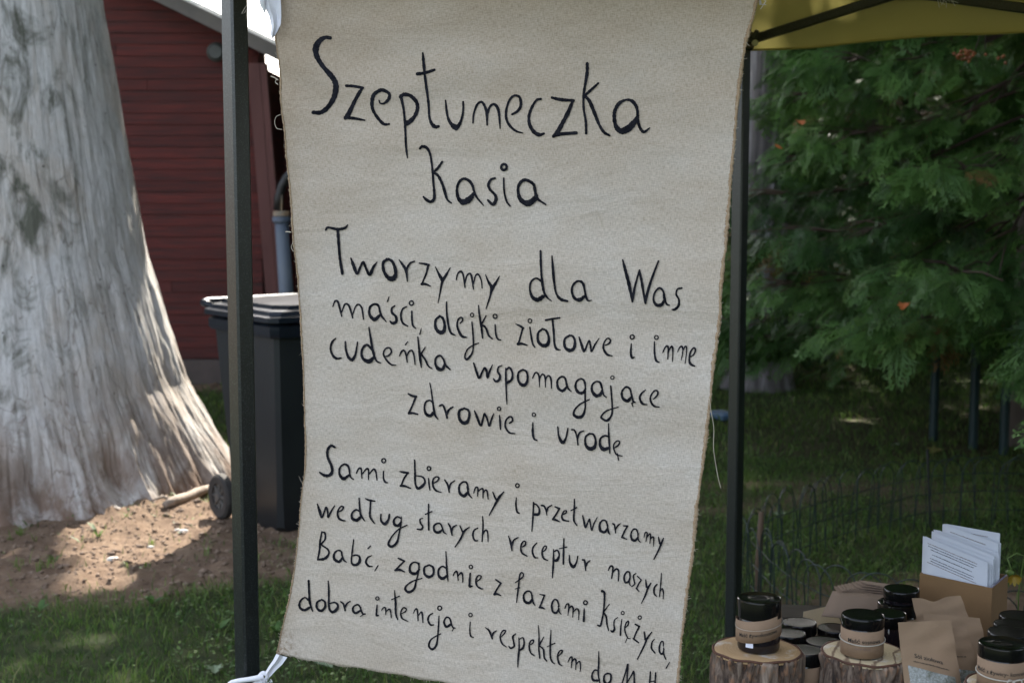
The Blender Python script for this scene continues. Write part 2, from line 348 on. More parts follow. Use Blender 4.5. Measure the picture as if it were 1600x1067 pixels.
# ================================================================== DEAD TREE
TC = (-2.75, 7.45)
def trunk_r(th, z):
    base = np.interp(z, [-.3, 0, .19, .52, 1.19, 2.46, 4, 8.2], [1.28, 1.22, 1.13, .98, .81, .625, .5, .3])
    fl = np.exp(-np.maximum(z, 0) / .8)
    r_ = base + fl * (.022 * np.cos(5 * th + .4 + .8 * np.sin(2 * th)) + .10 * np.exp(-((th + 1.35) / .55) ** 2) * np.exp(-np.maximum(z, 0) / .35) + .05 * np.cos(th + .05))
    r_ += fl * .10 * np.exp(-((np.angle(np.exp(1j * (th - .02)))) / .22) ** 2) * np.exp(-np.maximum(z, 0) / .25)
    wob = .06 * (np.sin(z * 1.3) + z * .5)
    a1 = fbm(th * 6 + 30 + wob, z * 1.4 + 5, 1.0, 51, 5); a2 = fbm(th * 34 + 30 + wob * 3, z * 1.1 + 5, 1.0, 57, 4)
    a3 = np.abs(vnoise(th * 60 + wob * 4, z * .9, 1, 63) - .5)
    r_ = r_ + (a1 - .5) * (.014 + .045 * fl) + (a2 - .5) * (.004 + .014 * fl) + (fbm(th * 21 + 70, z * 5 + 9, 1, 171, 4) - .5) * (.008 + .034 * fl) - np.maximum(0, .06 - a3) * (.02 + .2 * fl * fl)
    # hollows at the foot
    for t0, z0, st_, sz, dp in ((-1.05, .12, .09, .16, .10), (-.72, .16, .07, .14, .08), (-1.35, .28, .05, .1, .05), (-1.62, .62, .05, .035, .07)):
        r_ = r_ - dp * np.exp(-((th - t0) / st_) ** 2 - ((z - z0) / sz) ** 2)
    return r_
th = np.concatenate([np.linspace(-np.pi, -2.3, 30, endpoint=False), np.linspace(-2.3, .6, 520, endpoint=False), np.linspace(.6, np.pi, 70, endpoint=False)])
zz = np.concatenate([np.linspace(-.15, 2.7, 300), np.linspace(2.8, 8.2, 30)])
TH, ZT = np.meshgrid(th, zz, indexing='ij'); RR = trunk_r(TH, ZT)
V = np.stack([TC[0] + RR * np.cos(TH), TC[1] + RR * np.sin(TH), ZT], -1); n1, n2 = TH.shape; ix = np.arange(n1 * n2).reshape(n1, n2); ixn = np.roll(ix, -1, 0)
Fc = np.stack([ix[:, :-1], ixn[:, :-1], ixn[:, 1:], ix[:, 1:]], -1).reshape(-1, 4)
m_dead, t, b = newmat("bare_weathered_wood")
f1 = noise(t, 3.4, 9, .68, (1, 1, .42), dist=.7); f2 = noise(t, 30, 10, .78, (1, 1, .34), dist=.5); f3 = noise(t, 1.7, 5, .6, (1, 1, .5), dist=.6)
base = ramp(t, f2, [(.28, (.33, .295, .265)), (.44, (.50, .48, .46)), (.68, (.63, .615, .60))])
tanc = mixc(t, ramp(t, f1, [(.46, (0, 0, 0)), (.68, (.75, .75, .75))]), base, (.43, .355, .285))
ge = t.nodes.new("ShaderNodeNewGeometry"); sx = t.nodes.new("ShaderNodeSeparateXYZ"); t.links.new(ge.outputs['Position'], sx.inputs[0])
crk = ramp(t, noise(t, 9, 3, .5, (1, 1, .06), dist=.5), [(.488, (0, 0, 0)), (.498, (.8, .8, .8)), (.508, (0, 0, 0))]); tanc = mixc(t, crk, tanc, (.17, .14, .12))
lichen = ramp(t, noise(t, 4.2, 8, .7, (1, 1, .45), dist=1.2), [(.49, (0, 0, 0)), (.63, (1, 1, 1))])
ml = N(t, "ShaderNodeMapRange"); t.links.new(sx.outputs[0], ml.inputs[0]); ml.inputs[1].default_value = -1.9; ml.inputs[2].default_value = -2.25
mu = N(t, "ShaderNodeMath", operation='MULTIPLY'); t.links.new(ml.outputs[0], mu.inputs[0]); t.links.new(lichen, mu.inputs[1])
c3 = mixc(t, mu.outputs[0], tanc, (.115, .115, .09))
speck = N(t, "ShaderNodeTexVoronoi", i_Scale=9.0); tcx = t.nodes.new("ShaderNodeTexCoord"); t.links.new(tcx.outputs['Object'], speck.inputs['Vector'])
hol = ramp(t, speck.outputs['Distance'], [(.035, (1, 1, 1)), (.06, (0, 0, 0))])
c4 = mixc(t, hol, c3, (.05, .04, .035))
mz = N(t, "ShaderNodeMapRange"); t.links.new(sx.outputs[2], mz.inputs[0]); mz.inputs[1].default_value = .75; mz.inputs[2].default_value = .02
mu2 = N(t, "ShaderNodeMath", operation='MULTIPLY'); t.links.new(mz.outputs[0], mu2.inputs[0])
t.links.new(ramp(t, noise(t, 5, 6, .65, (1, 1, .35)), [(.34, (0, 0, 0)), (.56, (1, 1, 1))]), mu2.inputs[1])
c5 = mixc(t, mu2.outputs[0], c4, (.15, .095, .065))
t.links.new(c5, b.inputs['Base Color']); b.inputs['Roughness'].default_value = .82; b.inputs['Specular IOR Level'].default_value = .25
bump(t, b, noise(t, 30, 9, .78, (1, 1, .2), dist=.3), .45, .012)
dt = thing('dead_tree', 'huge bare grey weathered trunk with flaring roots on the left', 'tree', (TC[0], TC[1], 0))
fast('trunk', V.reshape(-1, 3), Fc, m_dead, dt, smooth=True)
for a0, z0, L in ((.6, 5.2, 2.0), (2.4, 6.0, 2.2), (4.3, 6.6, 1.6)):
    mb = MB(); p = Vector((TC[0], TC[1], z0)); d = Vector((math.cos(a0), math.sin(a0), .8)).normalized()
    mb.tube([p + d * L * k / 5 + Vector((0, 0, .05 * k * k * .3)) for k in range(6)], [.16, .13, .1, .08, .05, .02], 10); mb.build('limb', m_dead, dt, True)

# ================================================================== BARN
def red(name, k):
    m, t, b = newmat(name); f = noise(t, 5, 6, .6, (.5, 1, 9)); f2 = noise(t, 2.0, 4, .6, (1, 1, 1.6))
    c = ramp(t, f, [(.3, (.032 * k, .010 * k, .009 * k)), (.55, (.078 * k, .0115 * k, .0085 * k)), (.75, (.115 * k, .018 * k, .012 * k))])
    c = mixc(t, ramp(t, f2, [(.5, (0, 0, 0)), (.75, (.25, .25, .25))]), c, (.06 * k, .022 * k, .018 * k))
    t.links.new(c, b.inputs['Base Color']); b.inputs['Roughness'].default_value = .8; bump(t, b, f, .4, .004); return m
m_red = [red("red_board_paint", 1.15), red("red_board_paint_dull", .95), red("red_board_paint_fresh", 1.35)]
m_redpost = pm("faded_red_post", (.13, .048, .042), (.09, .03, .026), 6, .7, .3, 20, stretch=(1, 1, .2))
m_grey = pm("grey_wood_trim", (.12, .11, .10), (.16, .145, .13), 6, .8, .3, 30)
m_verge = pm("white_metal_verge", (.84, .85, .84), (.78, .79, .78), 4, .4)
m_plinth = pm("stone_plinth", (.10, .078, .07), (.07, .056, .05), 7, .9, .5, 30)
BY = 11.3; barn = thing('barn', 'dark red timber barn with grey rake board behind the trunk', 'barn', (-4.5, BY, 0))
def roofz(x): return 2.563 - .482 * (x + 1.846) if x > -5.5 else 2.563 + .482 * 3.654 - .482 * (-5.5 - x)
z = .20; i = 0; PB = .088; WX0, WX1 = -9.0, -1.98
while z < 4.2:
    zm = z + PB; x1 = WX1; x0 = WX0
    lim = -1.846 - (zm + .02 - 2.563) / .482       # right end under the rake
    limb = -1.846 - (z + .02 - 2.563) / .482; sl_ = limb < WX1 + .17; x1 = min(x1, lim); x0 = max(x0, -11 - lim)
    if x1 - x0 > .2:
        cuts = [x0]; q = random.Random(i); xx_ = x0 + q.uniform(1.2, 3.4)
        while xx_ < x1 - .7: cuts.append(xx_); xx_ += q.uniform(2.2, 3.6)
        cuts.append(x1)
        for a, bb in zip(cuts[:-1], cuts[1:]):
            mb = MB(); o_ = q.uniform(-.002, .003); a2, b2 = a + .002, bb - .002; b3 = min(limb, WX1) - .002 if bb == x1 else b2; a3_ = max(-11 - limb, WX0) + .002 if a == x0 else a2
            mb.hexa([(a3_, BY - .0165 - o_, z), (b3, BY - .0165 - o_, z), (b3, BY, z), (a3_, BY, z)], [(a2, BY - .010 - o_, z + PB - .002), (b2, BY - .010 - o_, z + PB - .002), (b2, BY, z + PB - .002), (a2, BY, z + PB - .002)])
            mb.build('board', m_red[q.choice([0, 0, 1, 2])], barn)
    z += PB; i += 1
mb = MB(); mb.add([(-9.0, BY + .004, 0), (WX1, BY + .004, 0), (WX1, BY + .004, 2.62), (-5.5, BY + .004, 4.3), (-9.0, BY + .004, 2.62), (-9.0, BY + .3, 0), (WX1, BY + .3, 0), (WX1, BY + .3, 2.62), (-5.5, BY + .3, 4.3), (-9.0, BY + .3, 2.62)],
                  [(4, 3, 2, 1, 0), (5, 6, 7, 8, 9), (1, 2, 7, 6), (0, 5, 9, 4), (0, 1, 6, 5), (2, 3, 8, 7), (3, 4, 9, 8)]); mb.build('wall', m_red[1], barn)
mb = MB(); mb.box((-5.5, BY + .05, .09), (7.1, .30, .20)); mb.build('plinth', m_plinth, barn)
# recessed side wall right of the corner
mb = MB(); mb.box((-.9, BY + 1.2, 1.25), (2.2, .1, 2.5)); mb.box((WX1 - .05, BY + .8, 1.25), (.1, 1.0, 2.5)); mb.build('porch_wall', m_red[1], barn)
for k in range(26):
    mb = MB(); mb.box((-.9, BY + 1.135, .06 + k * .09), (2.16, .03, .084)); mb.build('board', m_red[k % 3], barn)
# roof, soffit, rake board and verge
def slab(xa, xb, ya, yb, d0, d1, name, m, side):
    mb = MB(); f = lambda x, d: (x, ya, roofz(x) + d)
    V = [(xa, ya, roofz(xa) + d0), (xb, ya, roofz(xb) + d0), (xb, yb, roofz(xb) + d0), (xa, yb, roofz(xa) + d0)]
    T = [(xa, ya, roofz(xa) + d1), (xb, ya, roofz(xb) + d1), (xb, yb, roofz(xb) + d1), (xa, yb, roofz(xa) + d1)]
    mb.hexa(V, T); return mb.build(name, m, barn)
for xa, xb in ((-5.4999, -.75), (-10.2, -5.5001)):
    slab(xa, xb, BY - .36, BY + 5, .065, .10, 'roof', m_verge, 0)
    slab(xa, xb, BY - .345, BY + .0, .045, .062, 'soffit', m_grey, 0)
    slab(xa, xb, BY - .385, BY - .362, -.02, .098, 'rake_board', m_grey, 0)
    slab(xa, xb, BY - .41, BY - .387, .09, .105, 'verge_trim', m_verge, 0)
    slab(xa, xb, BY - .43, BY - .3, .108, .122, 'verge_cap', m_verge, 0)
# corner post of the porch
pt, pb_ = W(400, 100, BY - .2), W(430, 455, BY - .2); mb = MB()
q = W(436, 600, BY - .2)
for dx, wd in ((0, .09), (.093, .05)):
    mb.hexa([(q.x + dx - .04, BY - .24, 0), (q.x + dx - .04 + wd, BY - .24, 0), (q.x + dx - .04 + wd, BY - .14, 0), (q.x + dx - .04, BY - .14, 0)],
            [(pt.x + dx - .06, BY - .24, 2.5), (pt.x + dx - .06 + wd, BY - .24, 2.5), (pt.x + dx - .06 + wd, BY - .14, 2.5), (pt.x + dx - .06, BY - .14, 2.5)])
mb.build('porch_post', m_redpost, barn)
# wall lamp under the rake
m_lamp = pm("grey_lamp_shade", (.06, .07, .065), (.05, .055, .05), 10, .5)
lp = W(338, 78, BY - .1); mb = MB(); mb.lathe([(.03, 0), (.06, .02), (.075, .07), (.05, .1)], lp + Vector((0, .06, -.02)), 16, Matrix.Rotation(R(90), 3, 'X'))
tag(mb.build('wall_lamp', m_lamp, base=tuple(lp), auto=40), 'small round grey lamp on the barn wall under the rake', 'lamp')
# standpipe by the porch
m_pipe = pm("blue_grey_pipe", (.10, .13, .19), (.14, .17, .20), 5, .6, .2, 20); m_rust = pm("rusty_collar", (.35, .22, .12), (.25, .24, .2), 20, .8)
m_black = pm("black_iron", (.012, .012, .012), (.02, .02, .02), 20, .5)
pc = W(440, 350, 10.6); px_ = pc.x; sp = thing('hand_pump', 'blue grey pump column with black arched head beside the barn', 'pump', (px_, 10.6, 0))
q2 = W(448, 455, 10.6).x
mb = MB(); mb.tube([(q2 + .02, 10.6, 0), (q2, 10.6, .7), (px_, 10.6, pc.z)], [.055, .055, .05], 20); mb.build('column', m_pipe, sp, True)
mb = MB(); mb.lathe([(.05, 0), (.068, .02), (.068, .05), (.06, .055)], (px_, 10.6, pc.z), 20); mb.build('collar', m_pipe, sp, auto=30)
mb = MB(); mb.lathe([(.055, 0), (.062, .005), (.062, .035), (.05, .04)], (px_, 10.6, pc.z + .056), 20); mb.build('rust_band', m_rust, sp, auto=30)
mb = MB(); mb.tube([(px_ - .03 + .17 * (1 - math.cos(a * math.pi / 10)), 10.62, pc.z + .1 + .30 * math.sin(a * math.pi / 10) * (1 if a <= 5 else 1)) for a in range(0, 11)], .034, 12); mb.tube([(px_ + .12, 10.62, pc.z - .1), (px_ + .12, 10.62, pc.z + .3)], .03, 8); mb.build('arched_head', m_black, sp, True)
mb = MB(); mb.tube([(px_, 10.6, pc.z + .05), (px_ + .004, 10.6, pc.z + .27)], .007, 6); mb.build('rod', m_rust, sp)

# ================================================================== WHEELIE BIN
C0 = G(437, 836); C0.z = 0; Rr = Vector((-.608, .794, 0)); Ww = Vector((.794, .608, 0)); Uz = Vector((0, 0, 1))
def B3(a, r_, z): return C0 + Ww * a + Rr * r_ + Uz * z
binn = thing('wheelie_bin', 'dark two wheeled refuse bin with blue grey lid behind the pole', 'bin', tuple(C0))
m_binb = pm("bin_plastic", (.007, .009, .012), (.014, .017, .018), 3, .42, .15, 60, spec=.5)
m_binl = pm("lid_plastic", (.006, .009, .015), (.010, .014, .020), 4, .34, .15, 50, spec=.28)
m_rub = pm("worn_rubber", (.018, .016, .015), (.045, .04, .036), 12, .85, .4, 40); m_hub = pm("dusty_hub", (.06, .055, .05), (.11, .10, .09), 12, .7, .3, 40)
def rect(a0, a1, r0, r1, z, bv):
    return [B3(a0 + bv, r0, z), B3(a1 - bv, r0, z), B3(a1, r0 + bv, z), B3(a1, r1 - bv, z), B3(a1 - bv, r1, z), B3(a0 + bv, r1, z), B3(a0, r1 - bv, z), B3(a0, r0 + bv, z)]
def loft(mb, rings):
    n = len(rings[0]); V = [v for r_ in rings for v in r_]; Fc = []
    for j in range(len(rings) - 1):
        for i in range(n): Fc.append((j * n + i, j * n + (i + 1) % n, (j + 1) * n + (i + 1) % n, (j + 1) * n + i))
    Fc.append(tuple(range(n - 1, -1, -1))); Fc.append(tuple(range((len(rings) - 1) * n, len(rings) * n))); mb.add(V, Fc); return mb
mb = MB(); loft(mb, [rect(.015, .47, .015, .42, .0, .04), rect(0, .485, 0, .46, .03, .025), rect(-.005, .49, -.008, .47, .2, .02), rect(-.03, .52, -.05, .56, .90, .018)]); mb.build('body', m_binb, binn, auto=35)
mb = MB(); loft(mb, [rect(-.048, .538, -.068, .575, .885, .03), rect(-.055, .545, -.075, .59, .90, .03), rect(-.055, .545, -.075, .59, .935, .03), rect(-.045, .535, -.065, .58, .945, .03)]); mb.build('rim', m_binl, binn, auto=35)
mb = MB(); loft(mb, [rect(-.05, .54, -.07, .585, .950, .03), rect(-.072, .562, -.095, .60, .955, .035), rect(-.072, .562, -.095, .60, .978, .035), rect(-.05, .54, -.07, .60, .985, .035), rect(-.045, .535, -.065, .58, 1.002, .04), rect(-.01, .50, -.03, .56, 1.008, .05), rect(.0, .49, -.02, .55, 1.024, .06)]); mb.build('lid', m_binl, binn, auto=30)
mb = MB(); mb.tube([B3(-.02, .585, .985), B3(-.03, .66, 1.0), B3(.0, .68, 1.003), B3(.49, .68, 1.003), B3(.52, .66, 1.0), B3(.51, .585, .985)], .018, 10); mb.build('handle', m_binl, binn, True)
def wheel(a):
    c = B3(a, .46, .105); rot = Matrix((Rr, Uz, -Ww)).transposed()
    mb = MB(); mb.lathe([(.062, -.02), (.095, -.024), (.106, -.014), (.106, .014), (.095, .024), (.062, .02), (.062, -.02)], c, 36, rot, False); wh = mb.build('wheel', m_rub, binn, auto=40)
    mb = MB(); mb.lathe([(.012, -.016), (.062, -.010), (.064, .0), (.062, .010), (.05, .006), (.02, .006), (.018, .024), (.01, .026)], c, 30, rot)
    for k in range(8):
        an = k * math.pi / 4; d = Rr * math.cos(an) + Uz * math.sin(an); q_ = -Ww * .012; mb.tube([c + d * .016 + q_, c + d * .06 + q_], .006, 6)
    mb.build('hub', m_hub, wh, auto=30)
wheel(-.055); wheel(.545)
mb = MB(); mb.tube([B3(-.05, .46, .105), B3(.54, .46, .105)], .012, 8); mb.build('axle', m_black, binn)
# ================================================================== CONIFERS
def frond_template(seed):
    r = np.random.default_rng(seed); Q = []
    def blade(p, ang, l, w0, w1):
        d = np.array([math.cos(ang), math.sin(ang)]); s = np.array([-d[1], d[0]])
        a = [p - s * w0 / 2, p + d * l * .55 - s * w1 / 2, p + d * l, p + d * l * .5 + s * w1 / 2]
        for q in a: Q.append(q)
    L = 1.0; blade(np.array([0., 0.]), 0, L, .02, .035)
    nT = 15
    for i in range(nT):
        k = .10 + .86 * i / nT; sd = 1 if i % 2 else -1; l = .52 * (1 - k) ** .7 * (.75 + .5 * r.random()) + .07; an = sd * (R(48) + r.normal(0, .1))
        p = np.array([k * L, 0.]); blade(p, an, l, .013, .033)
        for j in range(3):
            q = p + np.array([math.cos(an), math.sin(an)]) * l * (.3 + .25 * j); blade(q, an + (1 if j % 2 else -1) * R(38), l * (.50 - .07 * j), .014, .032)
    Q = np.array(Q); V = np.concatenate([Q, np.zeros((len(Q), 1))], 1)
    V[:, 2] = -.42 * V[:, 0] ** 2 - .35 * np.abs(V[:, 1]) + .03 * np.sin(V[:, 0] * 9)
    return V
FT = [frond_template(s) for s in (1, 2, 3)]
m_bark = pm("conifer_bark", (.12, .09, .075), (.22, .19, .17), 9, .9, .6, 18, stretch=(1, 1, .15), bd=.02)
m_twig = pm("conifer_twig", (.045, .03, .02), (.09, .06, .04), 9, .9)
m_thuja = leafmat("scale_leaf_spray", [(0, (.010, .030, .008)), (.45, (.046, .108, .024)), (.8, (.092, .185, .040)), (.97, (.13, .22, .05)), (1, (.16, .09, .03))], .25, .5)
def conifer(name, label, x0, y0, H, Rm, zlow, nb, nf, fs, seed, view=None):
    rr_ = np.random.default_rng(seed); t_ = thing(name, label, 'tree', (x0, y0, 0), 'dense conifers behind the lawn')
    mb = MB(); mb.tube([(x0 + .03 * math.sin(k), y0, H * k / 8) for k in range(9)], [.20 * (1 - k / 8.6) + .01 for k in range(9)], 12); mb.build('trunk', m_bark, t_, True)
    for bi in range(nb):
        kz = (bi + .5) / nb; z = zlow + (H - zlow - .3) * kz ** 1.35
        az = bi * 2.39996 + rr_.normal(0, .25)
        Rz = Rm * (1 - ((z - zlow * .5) / H) ** 1.3) * rr_.uniform(.82, 1.1)
        zb = z + Rz * .25; n = 7; pts = []
        for k in range(n):
            u = k / (n - 1); pts.append(np.array([x0 + math.cos(az + .12 * math.sin(u * 3)) * Rz * u * .93, y0 + math.sin(az + .12 * math.sin(u * 3)) * Rz * u * .93, zb - Rz * (.42 * u - .17 * u ** 3.5) + .02 * math.sin(7 * u)]))
        pts = np.array(pts); bm_ = MB(); bm_.tube([tuple(p) for p in pts], [.013 * (1 - .85 * k / (n - 1)) for k in range(n)], 5, False)
        # side twigs and sprays
        m = nf; u = 1 - rr_.random(m) ** 1.3 * .72; idx_ = u * (n - 1); i0 = np.clip(idx_.astype(int), 0, n - 2); f = (idx_ - i0)[:, None]
        c = pts[i0] * (1 - f) + pts[i0 + 1] * f
        side = rr_.choice([-1, 1], m); sa = az + side * rr_.uniform(.25, 1.25, m); off = rr_.uniform(0, .55, m) * Rz * .42 * (1.25 - u * .6)
        c = c + np.stack([np.cos(sa) * off, np.sin(sa) * off, -off * rr_.uniform(.05, .55, m) + rr_.normal(0, .03, m)], -1)
        for k in range(0, m, 9):
            bm_.tube([tuple(pts[i0[k]]), tuple((pts[i0[k]] + c[k]) / 2 + [0, 0, .02]), tuple(c[k])], [.007, .005, .003], 4, False)
        da = sa * .5 + az * .5 + rr_.normal(0, .55, m); el = rr_.uniform(-.75, .15, m)
        X = np.stack([np.cos(da) * np.cos(el), np.sin(da) * np.cos(el), np.sin(el)], -1)
        up = np.stack([rr_.normal(0, .55, m), rr_.normal(0, .55, m), np.ones(m)], -1); Y = np.cross(up, X); Y /= np.linalg.norm(Y, axis=1)[:, None]; Z = np.cross(X, Y)
        s = fs * rr_.uniform(.65, 1.25, m); VV = []; AA = []
        base_c = rr_.normal(.40, .16)
        for vi in range(3):
            k = np.arange(vi, m, 3); T = FT[vi]
            v = (T[None, :, 0:1] * X[k][:, None] + T[None, :, 1:2] * Y[k][:, None] + T[None, :, 2:3] * Z[k][:, None]) * s[k][:, None, None] + c[k][:, None]
            VV.append(v.reshape(-1, 3)); br = np.where(rr_.random(len(k)) < .003, 1.0, np.clip(base_c + rr_.normal(0, .13, len(k)), 0, .93))
            AA.append(np.clip(np.repeat(br, len(T)) + np.tile(T[:, 0] * .15, len(k)) * (np.repeat(br, len(T)) < .95), 0, 1))
        VL = np.concatenate(VV); nl = len(VL); FL = np.arange(nl).reshape(-1, 4)
        VT = np.array(bm_.v); FTq = np.array([q for q in bm_.f if len(q) == 4])
        V = np.concatenate([VL, VT]); F_ = np.concatenate([FL, FTq + nl]); A_ = np.concatenate(AA + [np.zeros(len(VT))])
        fast('bough', V, F_, [m_thuja, m_twig], t_, attr={'rnd': A_}, mi=[0] * len(FL) + [1] * len(FTq))
    return t_
cf = conifer('conifer', 'large dark green conifer with drooping sprays behind the rear pole', 3.16, 8.45, 8.2, 2.06, .60, 140, 115, .19, 3)
def cclone(loc, rz, s, label):
    c = copy_tree(cf); c.location = loc; c.rotation_euler = (0, 0, rz); c.scale = (s, s, s); c['label'] = label; return c
cclone((5.9, 10.2, 0), 1.3, 1.08, 'conifer standing right of and behind the large one')
cclone((3.4, 13.8, 0), 2.6, 1.15, 'conifer farther back seen through gaps of the nearest one')
cclone((7.6, 13.5, 0), 5.0, 1.2, 'conifer farthest to the right behind the others')
cclone((.3, 16.2, 0), 4.1, 1.15, 'far conifer hidden mostly behind the linen banner')
for i, (x, y) in enumerate([(-2.5, 24), (1.5, 23), (6, 19), (11, 18), (10, 9)]):
    cclone((x, y, 0), i * 1.1, 1.25 if i else .6, ['small distant conifer past the barn', 'distant conifer on the field edge behind the banner', 'distant conifer behind the group on the right', 'outermost distant conifer on the right', 'conifer beside the lawn far right'][i])

cclone((1.0, 14.2, 0), .7, 1.1, 'conifer behind the grey streaked trunk')
for i, (x, y) in enumerate([(4.35, 4.8), (5.3, -.6), (4.2, -4.6)]):  # unseen trees added to cut the sky light from the right
    cclone((x, y, 0), 2 + i * 1.9, 1.15, ['unseen conifer added beside the stall to shade its right side', 'unseen conifer added right of the camera to block sky light', 'unseen conifer added behind the camera on the right for shade'][i])
# hedge added as a dark mass to close bright gaps behind the conifers
hg = thing('hedge', 'dense dark hedge added behind the conifers to close bright gaps', 'hedge', (6, 17.6, 0))
mb = MB(); mb.box((6.2, 18.0, 2.2), (13.2, .9, 4.4)); mb.build('core', pm("hedge_core", (.010, .018, .008), (.016, .026, .010), 3, .95), hg)
r = np.random.default_rng(44); n = 26000; Pq = np.stack([r.uniform(-.5, 12.9, n), 17.5 - np.abs(r.normal(0, .10, n)), r.uniform(0, 4.6, n)], -1)
X = r.normal(0, 1, (n, 3)); X /= np.linalg.norm(X, axis=1)[:, None]; Y = np.cross(X, r.normal(0, 1, (n, 3))); Y /= np.linalg.norm(Y, axis=1)[:, None]; s = r.uniform(.03, .07, n)[:, None]
tag(fast('leaves', np.stack([Pq - X * s, Pq - Y * s * .6, Pq + X * s, Pq + Y * s * .6], 1).reshape(-1, 3), np.arange(n * 4).reshape(-1, 4), m_thuja, hg, attr={'rnd': np.repeat(r.random(n) * .9, 4)}), None, None, None, 'stuff')
# ------------------------------------------------ broad tree whose crown shades the stall
tt = thing('broadleaf_tree', 'tall tree with grey streaked trunk standing left of the conifer', 'tree', (1.92, 11.0, 0))
m_bark2, t, b = newmat("grey_streaked_bark")
c = ramp(t, noise(t, 6, 7, .65, (1, 1, .12)), [(.3, (.05, .045, .045)), (.5, (.13, .12, .12)), (.72, (.34, .34, .36))]); t.links.new(c, b.inputs['Base Color']); b.inputs['Roughness'].default_value = .9
bump(t, b, noise(t, 14, 6, .7, (1, 1, .12)), .9, .03)
th = np.linspace(-np.pi, np.pi, 96, endpoint=False); zz = np.linspace(-.1, 6.5, 90); TH, ZT = np.meshgrid(th, zz, indexing='ij')
RR = .17 + .12 * np.exp(-ZT / .4) - .008 * ZT + (fbm(TH * 8 + 40, ZT * 1.2, 1, 71) - .5) * .05
V = np.stack([1.92 + RR * np.cos(TH) + .02 * ZT, 11.0 + RR * np.sin(TH), ZT], -1); ix = np.arange(TH.size).reshape(TH.shape); ixn = np.roll(ix, -1, 0)
fast('trunk', V.reshape(-1, 3), np.stack([ix[:, :-1], ixn[:, :-1], ixn[:, 1:], ix[:, 1:]], -1).reshape(-1, 4), m_bark2, tt, smooth=True)
CX, CY, CZ = 1.2, 9.8, 6.9
for k in range(12):
    a = k * 2.4; rad = 3.2 + (k % 3) * .9; z0 = 4.4 + k * .17; mb = MB(); p0 = Vector((2.03, 11.0, z0))
    pe = Vector((CX + math.cos(a) * rad, CY + math.sin(a) * rad, CZ - .6 + (k % 4) * .5)); mb.tube([p0.lerp(pe, u / 6) + Vector((0, 0, .5 * math.sin(u / 6 * 3.1))) for u in range(7)], [.09, .07, .055, .045, .035, .02, .01], 7); mb.build('limb', m_bark2, tt, True)
r = np.random.default_rng(77); n = 52000
u_ = r.normal(0, 1, (n, 3)); u_ /= np.linalg.norm(u_, axis=1)[:, None]; rad = r.uniform(.25, 1, n) ** .5
lump = 1 + .16 * np.sin(np.arctan2(u_[:, 1], u_[:, 0]) * 7) + .1 * np.sin(u_[:, 2] * 9)
P = u_ * (rad * lump)[:, None] * np.array([6.8, 6.3, 2.2]) + np.array([CX, CY, CZ])
# leaves left out along the sun's path to light the dirt and a lawn spot
gx = P[:, 0] - P[:, 2] * SD.x / SD.z; gy = P[:, 1] - P[:, 2] * SD.y / SD.z
def inpoly(x, y, poly):
    c_ = np.zeros(len(x), bool); j = len(poly) - 1
    for i in range(len(poly)):
        xi, yi = poly[i]; xj, yj = poly[j]; c_ ^= ((yi > y) != (yj > y)) & (x < (xj - xi) * (y - yi) / (yj - yi + 1e-12) + xi); j = i
    return c_
jx = gx + (fbm(gx + 50, gy + 50, 5, 81) - .5) * .22; jy = gy + (fbm(gx + 70, gy + 50, 5, 85) - .5) * .25
SUN_GAP = [(-2.05, 6.1), (-1.80, 5.75), (-1.74, 5.35), (-1.62, 5.2), (-1.45, 5.4), (-1.28, 5.75), (-1.18, 6.2), (-1.05, 7.2), (-1.05, 8.0), (-1.6, 8.3), (-2.1, 7.6), (-2.5, 6.6)]  # outline of the sunlit ground, cut into the crown's shape
gap = inpoly(jx, jy, SUN_GAP) | (np.hypot((jx + 1.5) / .16, (jy - 4.78) / .16) < 1) & (r.random(n) < .75)
P = P[(P[:, 2] > 4.5) & ~gap & ~((gx < -4.2))]; n = len(P)
X = r.normal(0, 1, (n, 3)); X /= np.linalg.norm(X, axis=1)[:, None]; Y = np.cross(X, r.normal(0, 1, (n, 3)) + [0, 0, 1.5]); Y /= np.linalg.norm(Y, axis=1)[:, None]
s = r.uniform(.07, .13, n)[:, None]; Z = np.cross(X, Y)
V = np.stack([P - X * s, P - Y * s * .6 + Z * s * .15, P + X * s, P + Y * s * .6 + Z * s * .15], 1).reshape(-1, 3)
m_crown = leafmat("broad_leaf", [(0, (.03, .06, .015)), (1, (.08, .13, .03))], .22)
tag(fast('crown', V, np.arange(n * 4).reshape(-1, 4), m_crown, tt, attr={'rnd': np.repeat(r.random(n), 4)}), None, None, None, 'stuff')

# orange leaves caught in the conifer, teal sheet far behind
dead_leaf(W(1412, 486, 6.72), .035, m_leaf_o, 'orange brown leaf caught in the conifer sprays', 1.3)
dead_leaf(W(1252, 198, 6.8), .025, m_leaf_o, 'small orange leaf cluster high on the left side of the conifer', 1.3)
dead_leaf(W(1216, 235, 6.8), .022, m_leaf_o, 'tiny orange leaf at the left fringe of the conifer', 1.3)
m_berry = pm("orange_berry", (.22, .07, .012), (.14, .035, .008), 30, .5)
rb_ = random.Random(31); bc = W(1512, 88, 6.75); bt = thing('berry_cluster', 'cluster of orange berries in the dark foliage under the yellow canopy', 'berries', tuple(bc))
for k in range(34):
    q = W(1512 + rb_.gauss(0, 9) + (52 if k % 5 == 0 else 0), 88 + rb_.gauss(0, 5), 6.75 + rb_.uniform(-.05, .05)); mb = MB(); mb.lathe([(.003, -.008), (.008, -.003), (.008, .003), (.003, .008)], q, 6); mb.build('berry', m_berry, bt, True)
